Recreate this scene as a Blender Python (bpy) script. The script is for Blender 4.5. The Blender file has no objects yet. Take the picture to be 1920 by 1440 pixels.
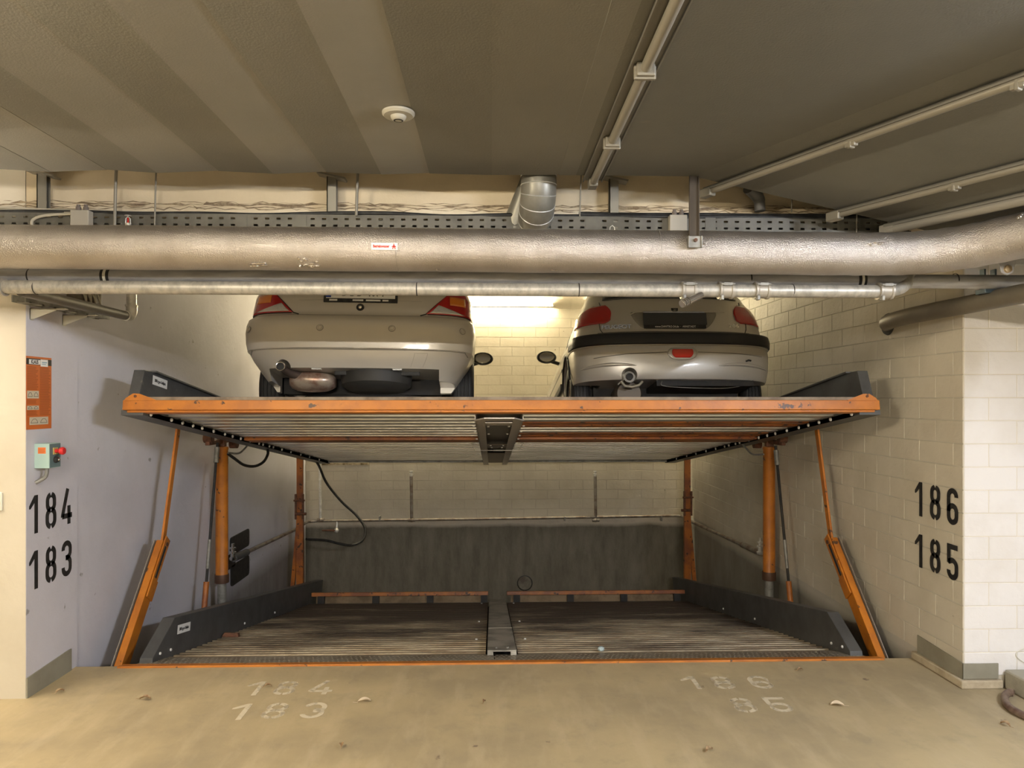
import bpy, math, random
import numpy as np
from mathutils import Vector, Matrix, Euler
random.seed(7)
C = bpy.context.scene
COL = C.collection
PI = math.pi
R = math.radians

# ------------------------------------------------------------------ camera
F = 1331.0; YAW = R(1.635); HC = 1.70
cd = bpy.data.cameras.new('camera'); cam = bpy.data.objects.new('camera', cd); COL.objects.link(cam)
cam.location = (0, 0, HC); cam.rotation_euler = (PI/2, 0, -YAW)
cd.sensor_width = 36; cd.lens = F/1920*36; cd.shift_y = 30/1920
cd.clip_start = 0.05; C.camera = cam
# ------------------------------------------------------------------ world, view
w = bpy.data.worlds.new('world'); C.world = w; w.use_nodes = True
w.node_tree.nodes['Background'].inputs[0].default_value = (1.0, .95, .88, 1)
w.node_tree.nodes['Background'].inputs[1].default_value = 0.12
C.view_settings.view_transform = 'Standard'; C.view_settings.look = 'None'
C.view_settings.gamma = 1; C.view_settings.exposure = 0.42
C.view_settings.use_curve_mapping = False
# lamp settings: (x, y, z), axis, length, emission strength, colour   (fixtures are built further down)
LAMP_BACK = dict(s=180, c=(1.0, .85, .54))
LAMP_SIDE = dict(s=260, c=(1.0, .87, .68))
LAMP_COOL = dict(s=720, c=(.88, .92, 1.0))
LAMP_WARM = dict(s=480, c=(1.0, .86, .62))
LAMP_FILL = dict(s=950, c=(1.0, .92, .80))  # unseen fill lamp added behind the camera to brighten the pit

def at(u, v, Y):
    """point of the world on the plane y = Y seen at pixel (u, v) of the 1920x1440 frame"""
    t = math.atan((u-960)/F)+YAW
    X = Y*math.tan(t)
    yc = Y*math.cos(YAW)+X*math.sin(YAW)
    return Vector((X, Y, HC-(v-750)/F*yc))
def atx(u, v, X):
    t = math.atan((u-960)/F)+YAW
    return at(u, v, X/math.tan(t))
def atz(u, v, Z=0.0):
    yc = (HC-Z)*F/(v-750); xc = yc*(u-960)/F
    return Vector((xc*math.cos(YAW)+yc*math.sin(YAW), yc*math.cos(YAW)-xc*math.sin(YAW), Z))

# ------------------------------------------------------------------ materials
MATS = {}
def nodes_new(name):
    m = bpy.data.materials.new(name); m.use_nodes = True
    nt = m.node_tree; b = nt.nodes['Principled BSDF']
    return m, nt, b
def N(nt, t, **k):
    n = nt.nodes.new(t)
    for a, v in k.items(): setattr(n, a, v)
    return n
def ramp(nt, fac, stops):
    r = N(nt, 'ShaderNodeValToRGB'); e = r.color_ramp.elements
    while len(e) < len(stops): e.new(0.5)
    for i, (p, c) in enumerate(stops):
        e[i].position = p; e[i].color = (c, c, c, 1) if isinstance(c, (int, float)) else (*c, 1)
    nt.links.new(fac, r.inputs[0]); return r
def noise(nt, vec, scale, detail=5, rough=.55, stretch=None):
    if stretch:
        mp = N(nt, 'ShaderNodeMapping'); mp.inputs['Scale'].default_value = stretch
        nt.links.new(vec, mp.inputs['Vector']); vec = mp.outputs[0]
    n = N(nt, 'ShaderNodeTexNoise'); n.inputs['Scale'].default_value = scale
    n.inputs['Detail'].default_value = detail; n.inputs['Roughness'].default_value = rough
    nt.links.new(vec, n.inputs['Vector']); return n.outputs['Fac']
def mix(nt, fac, a, b, mode='MIX'):
    m = N(nt, 'ShaderNodeMix', data_type='RGBA', blend_type=mode)
    for s, v in ((m.inputs[0], fac), (m.inputs[6], a), (m.inputs[7], b)):
        if hasattr(v, 'is_output') or hasattr(v, 'links'): nt.links.new(v, s)
        else: s.default_value = v if isinstance(v, (int, float)) else (*v, 1)
    return m.outputs[2]
def bumpn(nt, b, h, dist, strength=1.0):
    bp = N(nt, 'ShaderNodeBump'); bp.inputs['Distance'].default_value = dist; bp.inputs['Strength'].default_value = strength
    nt.links.new(h, bp.inputs['Height']); nt.links.new(bp.outputs[0], b.inputs['Normal'])
def pm(name, col, rough=.6, metal=0.0, col2=None, scale=3, thr=(.42, .62), bump=0.0, bscale=60, coat=0.0,
       stretch=None, local=False, amt=1.0, spots=None, sscale=14, sthr=(.68, .72)):
    if name in MATS: return MATS[name]
    m, nt, b = nodes_new(name)
    b.inputs['Roughness'].default_value = rough; b.inputs['Metallic'].default_value = metal
    b.inputs['Coat Weight'].default_value = coat; b.inputs['Coat Roughness'].default_value = .06
    b.inputs['Base Color'].default_value = (*col, 1)
    if local: vec = N(nt, 'ShaderNodeTexCoord').outputs['Object']
    else: vec = N(nt, 'ShaderNodeNewGeometry').outputs['Position']
    src = None
    if col2:
        r = ramp(nt, noise(nt, vec, scale, 7, .6, stretch), [(thr[0], 0.0), (thr[1], amt)])
        src = mix(nt, r.outputs[0], col, col2)
    if spots:
        r2 = ramp(nt, noise(nt, vec, sscale, 4, .6), [(sthr[0], 0.0), (sthr[1], 1.0)])
        src = mix(nt, r2.outputs[0], src if src else col, spots)
    if src: nt.links.new(src, b.inputs['Base Color'])
    if bump: bumpn(nt, b, noise(nt, vec, bscale, 4), bump)
    MATS[name] = m; return m
def zband(name, top, bot, z0, wd, top2, bot2, scale=2.2, bump=.002, spots=None):
    """painted wall whose paint stops at height z0 above bare concrete"""
    m, nt, b = nodes_new(name)
    g = N(nt, 'ShaderNodeNewGeometry').outputs['Position']
    sp = N(nt, 'ShaderNodeSeparateXYZ'); nt.links.new(g, sp.inputs[0])
    n1 = noise(nt, g, scale, 8, .6)
    ad = N(nt, 'ShaderNodeMath', operation='MULTIPLY_ADD'); nt.links.new(n1, ad.inputs[0]); ad.inputs[1].default_value = .10
    nt.links.new(sp.outputs[2], ad.inputs[2])
    mr = N(nt, 'ShaderNodeMapRange'); nt.links.new(ad.outputs[0], mr.inputs[0])
    mr.inputs[1].default_value = z0+.05-wd; mr.inputs[2].default_value = z0+.05+wd
    a = mix(nt, ramp(nt, n1, [(.40, 0.0), (.68, 1.0)]).outputs[0], top, top2)
    if spots:
        a = mix(nt, ramp(nt, noise(nt, g, 11, 3, .5), [(.715, 0.0), (.75, .7)]).outputs[0], a, spots)
    c = mix(nt, ramp(nt, noise(nt, g, scale*1.4, 8, .72, (1.8, 1, .45)), [(.35, 0.0), (.65, 1.0)]).outputs[0], bot, bot2)
    nt.links.new(mix(nt, mr.outputs[0], c, a), b.inputs['Base Color'])
    b.inputs['Roughness'].default_value = .75
    bumpn(nt, b, noise(nt, g, 18, 8, .7), bump)
    MATS[name] = m; return m
def emat(name, col, s):
    m, nt, b = nodes_new(name)
    b.inputs['Base Color'].default_value = (1, 1, 1, 1)
    b.inputs['Emission Color'].default_value = (*col, 1); b.inputs['Emission Strength'].default_value = s
    MATS[name] = m; return m

ORANGE = pm('orange_paint', (.56, .19, .018), .42, col2=(.44, .145, .02), scale=6, spots=(.09, .045, .025), sscale=13, sthr=(.635, .665), bump=.0008, bscale=70)
ORANGE2 = pm('orange_worn', (.46, .15, .025), .45, col2=(.25, .08, .03), scale=5, spots=(.06, .03, .02), sscale=15, sthr=(.60, .66))
GALV = pm('galvanised', (.78, .78, .76), .36, .45, col2=(.55, .55, .54), scale=16, bump=.0005, bscale=90)
GALVD = pm('galvanised_dull', (.34, .335, .31), .55, .45, col2=(.22, .215, .20), scale=12)
CHAN = pm('grey_channel_steel', (.115, .118, .120), .50, .35, col2=(.075, .075, .075), scale=5, thr=(.4, .7), spots=(.19, .18, .16), sscale=9, sthr=(.66, .75))
CHANL = pm('grey_cover_steel', (.42, .40, .36), .5, .3, col2=(.20, .19, .17), scale=5)
FOIL = pm('foil_lagging', (.55, .51, .475), .30, .85, col2=(.44, .40, .36), scale=3.0, bump=.0045, bscale=170)
FOILC = pm('foil_crumpled', (.75, .70, .65), .22, .95, bump=.02, bscale=40)
PIPEG = pm('pipe_grey', (.42, .42, .43), .42, .15, col2=(.30, .30, .315), scale=5, stretch=(1, 6, 6))
PIPEGV = pm('pipe_zinc', (.50, .48, .43), .48, .45, col2=(.36, .345, .31), scale=22, stretch=(1.6, 1, 1))
PIPED = pm('pipe_olive', (.17, .15, .115), .5, .1, col2=(.13, .115, .09), scale=3)
WHITEP = pm('white_plastic', (.70, .68, .60), .4)
BLACK = pm('black_rubber', (.014, .014, .015), .6, bump=.0003, bscale=80)
BLACKP = pm('black_paint', (.012, .012, .013), .55, col2=(.03, .03, .03), scale=20)
DARKM = pm('underbody_dark', (.018, .018, .019), .7, col2=(.035, .03, .027), scale=8)
RUST = pm('rusty_steel', (.20, .085, .05), .6, .3, col2=(.10, .05, .03), scale=20)
CHROME = pm('chrome', (.8, .8, .8), .15, 1.0)
BOLTM = pm('zinc_bolt', (.88, .88, .88), .3, .2)
CHROMED = pm('chrome_dull', (.50, .47, .42), .25, .9)
SILV1 = pm('champagne_silver', (.66, .62, .55), .36, .25, coat=.7, local=True)
SILV2 = pm('warm_silver', (.60, .575, .53), .34, .35, coat=.8, local=True)
REDL = pm('lamp_red', (.42, .012, .012), .12, coat=1)
REDB = pm('lamp_red_bright', (.75, .02, .015), .10, coat=1)
AMBL = pm('lamp_amber', (.75, .22, .02), .15, coat=1)
CLRL = pm('lamp_clear', (.75, .72, .68), .12, .5, bump=.004, bscale=55)
GLASS = pm('dark_glass', (.02, .022, .022), .05, .0, coat=1)
STRIP = pm('bumper_strip', (.020, .021, .024), .45)
DIRTY = pm('dirty_steel', (.33, .30, .25), .4, .75, col2=(.18, .12, .08), scale=6)
MUFF = pm('muffler_steel', (.72, .62, .50), .35, .6, col2=(.36, .18, .12), scale=7)
PAPER = pm('white_sticker', (.88, .88, .86), .6)
INK = pm('ink_black', (.02, .02, .02), .6)
INKR = pm('ink_red', (.6, .03, .02), .6)
SIGN = pm('orange_sign', (.62, .15, .025), .5, local=True)
SIGNL = pm('sign_print', (.33, .07, .012), .6)
BOXC = pm('pale_turquoise', (.40, .56, .53), .4)
BOXD = pm('grey_teal', (.13, .20, .21), .4)
REDK = pm('red_knob', (.65, .03, .03), .35)
CONC = pm('concrete_grey', (.36, .34, .28), .8, col2=(.27, .25, .20), scale=4, bump=.002)
SKIRT = pm('skirting_paint', (.30, .285, .225), .6, col2=(.25, .235, .185), scale=4, bump=.001)
LEAF = pm('dry_leaf', (.42, .30, .17), .8, col2=(.22, .12, .06), scale=40)
LEAFP = pm('pale_leaf', (.70, .58, .42), .8)
BLUE = pm('plate_blue', (.02, .06, .35), .4)

# floor
def floor_mat():
    m, nt, b = nodes_new('garage_floor')
    g = N(nt, 'ShaderNodeNewGeometry').outputs['Position']
    n1 = noise(nt, g, 1.1, 8, .62); n2 = noise(nt, g, 5.5, 8, .7); n3 = noise(nt, g, 2.2, 6, .6, (3.5, .9, 1))
    a = mix(nt, ramp(nt, n1, [(.36, 0.0), (.64, 1.0)]).outputs[0], (.48, .385, .225), (.345, .28, .175))
    a = mix(nt, ramp(nt, n2, [(.52, 0.0), (.72, .55)]).outputs[0], a, (.30, .25, .17))
    a = mix(nt, ramp(nt, n3, [(.50, 0.0), (.75, .5)]).outputs[0], a, (.56, .46, .30))
    a = mix(nt, ramp(nt, noise(nt, g, 9, 3, .5), [(.72, 0.0), (.76, .8)]).outputs[0], a, (.14, .10, .07))
    nt.links.new(a, b.inputs['Base Color']); b.inputs['Roughness'].default_value = .62
    bumpn(nt, b, n2, .003); MATS['floor'] = m; return m
FLOOR = floor_mat()
def ceil_mat(name, c1, c2):
    m, nt, b = nodes_new(name)
    g = N(nt, 'ShaderNodeNewGeometry').outputs['Position']
    n1 = noise(nt, g, .8, 8, .65)
    a = mix(nt, ramp(nt, n1, [(.38, 0.0), (.65, 1.0)]).outputs[0], c1, c2)
    a = mix(nt, ramp(nt, noise(nt, g, 4, 3, .5), [(.74, 0.0), (.80, .6)]).outputs[0], a, (.16, .14, .11))
    nt.links.new(a, b.inputs['Base Color']); b.inputs['Roughness'].default_value = .85
    bumpn(nt, b, noise(nt, g, 120, 3), .001); return m
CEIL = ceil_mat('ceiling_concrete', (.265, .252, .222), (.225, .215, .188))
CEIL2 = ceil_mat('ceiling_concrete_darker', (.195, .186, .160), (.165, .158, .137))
CEIL_FADE = ceil_mat('ceiling_board_falloff', (.182, .174, .150), (.160, .153, .132))  # these two tones paint the side lamp's falloff into the boards further right
CEIL_FADE_DARK = ceil_mat('ceiling_board_falloff_darker', (.160, .153, .130), (.142, .136, .116))
CEIL_SHADE = ceil_mat('ceiling_slab_painted_shade', (.138, .132, .108), (.118, .113, .093))  # slab colour darkened to stand in for the light fading to the right
LINTEL = zband('lintel_paint', (.66, .56, .40), (.75, .67, .52), 2.795, .012, (.58, .49, .34), (.70, .60, .45), 3, .003)
WLEFT = zband('wall_left_paint', (.66, .65, .715), (.33, .31, .30), -.22, .12, (.59, .58, .635), (.22, .20, .19), 1.6, .003, spots=(.22, .21, .20))
WBACK = zband('wall_back_paint', (.60, .55, .47), (.205, .19, .155), -.10, .03, (.50, .46, .40), (.12, .11, .085), 2.6, .006)
WRIGHT = zband('wall_right_paint', (.58, .555, .49), (.29, .275, .235), -.02, .05, (.52, .495, .43), (.21, .195, .165), 2.0, .004)
PIERP = zband('pier_paint', (.74, .69, .60), (.5, .45, .36), .10, .05, (.68, .63, .54), (.42, .37, .29), 2.0, .003)
BRICKP = pm('painted_block', (.66, .615, .52), .6, col2=(.575, .53, .435), scale=2.4, thr=(.4, .68), bump=.003, bscale=26, spots=(.28, .24, .18), sscale=17, sthr=(.735, .76))
BRICKPIER = pm('painted_block_pier', (.82, .80, .80), .55, col2=(.76, .73, .71), scale=2, bump=.003, bscale=24, spots=(.35, .32, .28), sscale=19, sthr=(.74, .76))
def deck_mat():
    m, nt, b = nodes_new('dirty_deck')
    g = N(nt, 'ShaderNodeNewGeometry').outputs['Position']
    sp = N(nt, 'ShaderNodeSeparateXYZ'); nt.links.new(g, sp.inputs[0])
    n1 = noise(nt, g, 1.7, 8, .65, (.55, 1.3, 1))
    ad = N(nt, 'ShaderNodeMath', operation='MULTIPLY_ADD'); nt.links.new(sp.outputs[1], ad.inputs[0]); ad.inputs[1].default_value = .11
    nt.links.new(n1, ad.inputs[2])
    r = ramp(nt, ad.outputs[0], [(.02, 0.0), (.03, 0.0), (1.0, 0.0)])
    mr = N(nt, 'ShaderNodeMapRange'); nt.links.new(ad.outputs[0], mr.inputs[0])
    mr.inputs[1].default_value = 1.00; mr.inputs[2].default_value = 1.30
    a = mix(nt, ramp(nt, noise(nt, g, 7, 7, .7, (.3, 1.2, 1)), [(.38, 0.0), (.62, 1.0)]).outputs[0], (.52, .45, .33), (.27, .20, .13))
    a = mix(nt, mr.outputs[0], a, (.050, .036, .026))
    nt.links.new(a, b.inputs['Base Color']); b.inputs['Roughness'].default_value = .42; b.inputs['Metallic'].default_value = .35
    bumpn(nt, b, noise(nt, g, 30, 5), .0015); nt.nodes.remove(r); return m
DECK = deck_mat()
def worn_paint(name, col, lo, hi, sc=9):
    m, nt, b = nodes_new(name); m.blend_method = 'HASHED'
    g = N(nt, 'ShaderNodeNewGeometry').outputs['Position']
    b.inputs['Base Color'].default_value = (*col, 1); b.inputs['Roughness'].default_value = .7
    r = ramp(nt, noise(nt, g, sc, 6, .7), [(lo, .85), (hi, 0.0)])
    nt.links.new(r.outputs[0], b.inputs['Alpha']); return m
FPAINT = worn_paint('faded_floor_paint', (.74, .65, .48), .50, .72)

# ------------------------------------------------------------------ mesh helpers
class MB:
    def __init__(s): s.v = []; s.f = []
    def add(s, vs, fs, M=None):
        o = len(s.v)
        s.v += [tuple(M @ Vector(p)) if M else tuple(p) for p in vs]
        s.f += [tuple(i+o for i in f) for f in fs]; return s
    def box(s, x0, x1, y0, y1, z0, z1, M=None):
        vs = [(x, y, z) for z in (z0, z1) for y in (y0, y1) for x in (x0, x1)]
        return s.add(vs, [(0, 2, 3, 1), (4, 5, 7, 6), (0, 1, 5, 4), (2, 6, 7, 3), (0, 4, 6, 2), (1, 3, 7, 5)], M)
    def prism(s, poly, plane, a0, a1, M=None):
        n = len(poly)
        def P(p, a):
            return {'xz': (p[0], a, p[1]), 'yz': (a, p[0], p[1]), 'xy': (p[0], p[1], a)}[plane]
        vs = [P(p, a0) for p in poly]+[P(p, a1) for p in poly]
        fs = [tuple(range(n)), tuple(range(2*n-1, n-1, -1))]+[(i, i+n, (i+1) % n+n, (i+1) % n) for i in range(n)]
        return s.add(vs, fs, M)
    def tube(s, path, r, seg=16, caps=True, M=None):
        P = [Vector(p) for p in path]; n = len(P)
        rr = r if isinstance(r, (list, tuple)) else [r]*n
        T = []
        for i in range(n):
            t = (P[min(i+1, n-1)]-P[max(i-1, 0)]); T.append(t.normalized())
        a = T[0].orthogonal().normalized(); vs = []
        for i in range(n):
            a = (a-T[i]*a.dot(T[i])).normalized(); b = T[i].cross(a)
            for k in range(seg):
                th = 2*PI*k/seg; vs.append(P[i]+(a*math.cos(th)+b*math.sin(th))*rr[i])
        fs = [(i*seg+k, i*seg+(k+1) % seg, (i+1)*seg+(k+1) % seg, (i+1)*seg+k) for i in range(n-1) for k in range(seg)]
        if caps: fs += [tuple(range(seg-1, -1, -1)), tuple(range((n-1)*seg, n*seg))]
        return s.add(vs, fs, M)
    def lathe(s, prof, seg=24, M=None, closed=False):
        """prof: (radius, height) turned about local z"""
        n = len(prof); vs = [(r*math.cos(2*PI*k/seg), r*math.sin(2*PI*k/seg), h) for r, h in prof for k in range(seg)]
        rng = n if closed else n-1
        fs = [(i*seg+k, i*seg+(k+1) % seg, ((i+1) % n)*seg+(k+1) % seg, ((i+1) % n)*seg+k) for i in range(rng) for k in range(seg)]
        return s.add(vs, fs, M)
    def ball(s, c, r, seg=16, rings=10, M=None):
        c = Vector(c); rx, ry, rz = r if isinstance(r, (tuple, list)) else (r, r, r)
        vs = []; 
        for i in range(rings+1):
            a = PI*i/rings
            for k in range(seg):
                t = 2*PI*k/seg; vs.append((c.x+rx*math.sin(a)*math.cos(t), c.y+ry*math.sin(a)*math.sin(t), c.z+rz*math.cos(a)))
        fs = [(i*seg+k, (i+1)*seg+k, (i+1)*seg+(k+1) % seg, i*seg+(k+1) % seg) for i in range(rings) for k in range(seg)]
        return s.add(vs, fs, M)
    def ribbon(s, pts, wd, closed=False, M=None, th=.0006):
        """flat stroke in local xz plane (facing -y), mitred"""
        P = [Vector((p[0], p[1])) for p in pts]; n = len(P); L = []; Rr = []
        for i in range(n):
            a = P[(i-1) % n] if (closed or i > 0) else None
            b = P[(i+1) % n] if (closed or i < n-1) else None
            d1 = (P[i]-a).normalized() if a is not None else (b-P[i]).normalized()
            d2 = (b-P[i]).normalized() if b is not None else d1
            n1 = Vector((-d1.y, d1.x)); n2 = Vector((-d2.y, d2.x)); m = n1+n2
            m = m.normalized() if m.length > 1e-6 else n1
            k = wd/2/max(.45, m.dot(n1)); L.append(P[i]+m*k); Rr.append(P[i]-m*k)
        rng = n if closed else n-1
        for i in range(rng):
            j = (i+1) % n
            s.prism([tuple(L[i]), tuple(L[j]), tuple(Rr[j]), tuple(Rr[i])], 'xz', -th, 0, M)
        return s
    def mesh(s, name, smooth=False):
        me = bpy.data.meshes.new(name); me.from_pydata(s.v, [], s.f); me.validate(); me.update()
        import bmesh
        bm = bmesh.new(); bm.from_mesh(me); bmesh.ops.recalc_face_normals(bm, faces=bm.faces)
        bm.to_mesh(me); bm.free()
        if smooth:
            me.polygons.foreach_set('use_smooth', [True]*len(me.polygons))
        return me
def link(name, me, parent=None):
    o = bpy.data.objects.new(name, me); COL.objects.link(o)
    if parent: o.parent = parent
    return o
def smooth_angle(me, ang=35):
    me.polygons.foreach_set('use_smooth', [True]*len(me.polygons))
    import bmesh
    bm = bmesh.new(); bm.from_mesh(me)
    for e in bm.edges:
        if len(e.link_faces) == 2 and e.calc_face_angle(0) > R(ang): e.smooth = False
    bm.to_mesh(me); bm.free()
def part(name, mb, m, parent=None, smooth=None, bevel=0, label=None, kind=None):
    me = mb.mesh(name) if isinstance(mb, MB) else mb
    me.materials.clear(); me.materials.append(m)
    if smooth: smooth_angle(me, smooth)
    o = link(name, me, parent)
    if bevel:
        b = o.modifiers.new('bevel', 'BEVEL'); b.width = bevel; b.segments = 2; b.limit_method = 'ANGLE'
    if label: o['label'] = label
    if kind: o['kind'] = kind
    return o
def tag(o, label, cat, group=None, kind=None):
    o['label'] = label; o['category'] = cat
    if group: o['group'] = group
    if kind: o['kind'] = kind
    return o
def thing(name, label, cat, loc=(0, 0, 0), rot=(0, 0, 0), group=None):
    o = bpy.data.objects.new(name, None); COL.objects.link(o); o.location = loc; o.rotation_euler = rot
    o.empty_display_size = .1
    return tag(o, label, cat, group)
def bez(pts, n=12):
    """Catmull-Rom through points"""
    P = [Vector(p) for p in pts]; P = [P[0]*2-P[1]]+P+[P[-1]*2-P[-2]]; out = []
    for i in range(1, len(P)-2):
        for k in range(n):
            t = k/n
            out.append(.5*((2*P[i])+(-P[i-1]+P[i+1])*t+(2*P[i-1]-5*P[i]+4*P[i+1]-P[i+2])*t*t+(-P[i-1]+3*P[i]-3*P[i+1]+P[i+2])*t**3))
    out.append(P[-2]); return out
def text(name, body, size, m, M, parent, sx=1.0, ext=.0006, bold=0.0, align='CENTER', label=None):
    """lettering lying in M's xz plane, facing local -y"""
    cu = bpy.data.curves.new(name, 'FONT'); cu.body = body; cu.size = size; cu.extrude = ext; cu.offset = bold
    cu.align_x = align; cu.align_y = 'CENTER'; cu.resolution_u = 3
    t = bpy.data.objects.new(name, cu); COL.objects.link(t)
    dg = bpy.context.evaluated_depsgraph_get(); me = bpy.data.meshes.new_from_object(t.evaluated_get(dg))
    bpy.data.objects.remove(t); bpy.data.curves.remove(cu)
    me.transform(M @ Matrix.Rotation(PI/2, 4, 'X') @ Matrix.Diagonal((sx, 1, 1, 1)))
    me.name = name; me.materials.clear(); me.materials.append(m)
    o = link(name, me, parent)
    if label: o['label'] = label
    return o
def Mx(loc, rx=0, ry=0, rz=0):
    return Matrix.Translation(loc) @ Euler((rx, ry, rz)).to_matrix().to_4x4()

# ================================================================== SETTING
XL, XR, YP, YB = -2.65, 2.79, 4.12, 10.2     # bay walls, pier plane, back wall
YE = 4.60                                     # pit edge
def struct(name, mb, m, label, cat='wall', **k):
    o = part(name, mb, m, None, **k); return tag(o, label, cat, None, 'structure')
fl = MB().box(-7, 7, -5, YE, -.25, 0).box(-7, XL-.01, YE-.001, YB, -.25, -.01).box(XL-.3, XR+.3, YE-.001, YB+.3, -2.2, -2.0)
fl.box(XL, XR, YE-.02, YE-.001, -2.0, -.2)
struct('floor', fl, FLOOR, 'stained yellowish concrete floor in front of the lift pit', 'floor')
wl = MB().box(XL-.35, XL, YP, YE+.02, 0, 3.7).box(XL-.35, XL-.006, YE+.030, YB+.3, -2.0, 3.7).box(XL-.3, XL-.02, YE, YE+.05, -2, 3.7)
wleft = struct('wall_left', wl, WLEFT, 'pale lavender painted concrete wall on the left side of the bay')
wp = MB().box(-7, XL-.002, YP-.003, YP+.25, 0, 3.05)
struct('wall_left_pier', wp, pm('pier_left_paint', (.60, .55, .45), .7, col2=(.55, .50, .40), scale=2, bump=.002, bscale=20), 'cream painted pier face at the far left edge')
wallb = struct('wall_back', MB().box(XL-.3, XR+.3, YB, YB+.3, -2.0, 3.7), WBACK, 'back wall of the bay, whitewashed above bare dark concrete')
wallr = struct('wall_right', MB().box(XR, XR+.35, YP+.001, YB+.3, -2.0, 3.7), WRIGHT, 'whitewashed block wall on the right side of the bay')
wallp = struct('wall_right_pier', MB().box(XR+.002, 7, YP, YP+.25, 0, 3.05), PIERP, 'bright white painted block pier at the right edge')
struct('wall_front', MB().box(-7, 7, -5.2, -5, 0, 3.2), CONC, 'plain concrete wall behind the viewpoint')
struct('wall_driveway_left', MB().box(-7.2, -7, -5, YP+.1, 0, 3.2), CONC, 'plain concrete wall at the left end of the driveway')
struct('wall_driveway_right', MB().box(7, 7.2, -5, YP+.1, 0, 3.2), CONC, 'plain concrete wall at the right end of the driveway')
# blocks -----------------------------------------------------------
BL, BH = .340, .137
def brick_mesh(name, l, h, m):
    g = .0022; d = .0035; c = .0022
    x0, x1, z0, z1 = g, l-g, g, h-g
    vs = [(x0, 0, z0), (x1, 0, z0), (x1, 0, z1), (x0, 0, z1), (x0+c, -d, z0+c), (x1-c, -d, z0+c), (x1-c, -d, z1-c), (x0+c, -d, z1-c)]
    fs = [(4, 5, 6, 7), (0, 1, 5, 4), (1, 2, 6, 5), (2, 3, 7, 6), (3, 0, 4, 7)]
    me = bpy.data.meshes.new(name); me.from_pydata(vs, [], fs); me.materials.append(m); return me
def lay(parent, place, length, z0, rows, meshes, maxn, key, phase=0.0, m=BRICKP, jitter=.0006):
    """running bond; place(s) gives Matrix of the wall frame; nearest maxn blocks are parts"""
    items = []
    for r in range(rows):
        off = (-BL/2 if (r % 2) else 0.0)+phase
        s = off
        while s < length:
            a, b = max(s, 0), min(s+BL, length)
            if b-a > .03: items.append((a, z0+r*BH, b-a))
            s += BL
    items.sort(key=key)
    stuff = MB(); rnd = random.Random(3); cache = {}
    for i, (a, z, l) in enumerate(items):
        M = place @ Matrix.Translation((a, rnd.uniform(0, jitter), z)) @ Euler((0, rnd.uniform(-.002, .002), 0)).to_matrix().to_4x4()
        k = round(l, 3)
        if k not in cache: cache[k] = brick_mesh('brick', l, BH, m)
        if i < maxn:
            o = link('brick', cache[k], parent); o.matrix_local = M
        else:
            me = cache[k]; stuff.add([v.co for v in me.vertices], [tuple(p.vertices) for p in me.polygons], M)
    if stuff.v: part('brick_field', stuff, m, parent, kind='stuff')
# right wall: wall frame x runs towards the viewer along -Y, face looks to -X
PR = Matrix.Translation((XR, YB, 0)) @ Matrix.Rotation(-PI/2, 4, 'Z')
lay(wallr, PR, YB-YP, .07, 26, None, 300, key=lambda t: -t[0]*1.0+abs(t[1]-1.3)*1.2, phase=.04)
PB = Matrix.Translation((XL, YB, 0))
lay(wallb, PB, XR-XL, -.002, 27, None, 290, key=lambda t: abs(t[0]-2.75)+abs(t[1]-1.7)*1.0, phase=.05)
PP = Matrix.Translation((XR+.0, YP, 0))
lay(wallp, PP, 1.9, .07, 21, None, 120, key=lambda t: t[0], phase=-.02, m=BRICKPIER)
# skirting
sk = MB().prism([(YP-.002, .0), (YP-.002, .0), (4.545, 0), (4.545, .135), (4.50, .135), (YP-.002, .115)][1:], 'yz', XL, XL+.008)
tag(part('baseboard_left', sk, SKIRT), 'grey painted skirting band at the foot of the left wall', 'baseboard', None, 'structure')
sk = MB().prism([(YP-.012, .05), (4.56, .05), (4.56, .165), (YP-.012, .145)], 'yz', XR-.012, XR-.006)
sk.box(XR-.012, XR+.20, YP-.014, YP-.008, .055, .145)
tag(part('baseboard_right', sk, SKIRT), 'grey painted skirting band round the corner of the right wall', 'baseboard', None, 'structure')
tag(part('trim_2', MB().box(XR-.03, XR+.22, YP-.03, YE, 0, .05), pm('footing', (.52, .45, .33), .8, col2=(.40, .33, .23), scale=9, bump=.006, bscale=20), bevel=.008), 'rough mortar footing under the right wall corner', 'trim', None, 'structure')
# lintel, ceilings
lin = MB().box(-7, 7, YP, YP+.28, 2.52, 3.05)
struct('trim_1', lin, LINTEL, 'cream painted beam face above the bay behind the cable tray', 'beam')
# rough joint along the beam
for sd, zo, r1, am in ((5, 0, .010, .006), (8, -.014, .006, .009), (9, .010, .004, .008), (12, -.024, .004, .010)):
    jt = MB(); rnd = random.Random(sd); x = -4.0; pts = []
    while x < 3.2:
        pts.append((x, YP-.001, 2.822+zo+rnd.uniform(-am, am))); x += rnd.uniform(.02, .07)
    jt.tube(pts, [rnd.uniform(.001, r1)*(1 if rnd.random() < .8 else .2) for _ in pts], 5)
    part('mortar_joint', jt, pm('joint_dark', (.22, .165, .11), .9, col2=(.42, .34, .23), scale=25), bpy.data.objects['trim_1'])
struct('ceiling_bay', MB().box(XL-.35, XR+.35, YP+.28, YB+.3, 3.7, 3.8), CEIL, 'concrete ceiling inside the bay above the cars', 'ceiling')
ZC = 2.90; YC = 3.78
ce = MB(); bd = [-7.0]
x = -7.0
bx = [at(u, 325, YC).x for u in (-150, -20, 95, 200, 295, 410, 512, 612, 715, 805, 922)]
bx = [-6.4, -5.9, -5.4, -4.9, -4.4]+[b for b in bx if b > -4.2]+[.36, .45]
tl = [q*1.9 for q in (1.1, -.8, 1.4, -.9, 1.2, -1.0, 1.3, -1.5, 1.3, -1.7, 1.4, -1.2, 1.5, -.8, 1.2, -.5, .4, .2)]
prevx = -7.0; boards = []
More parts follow.
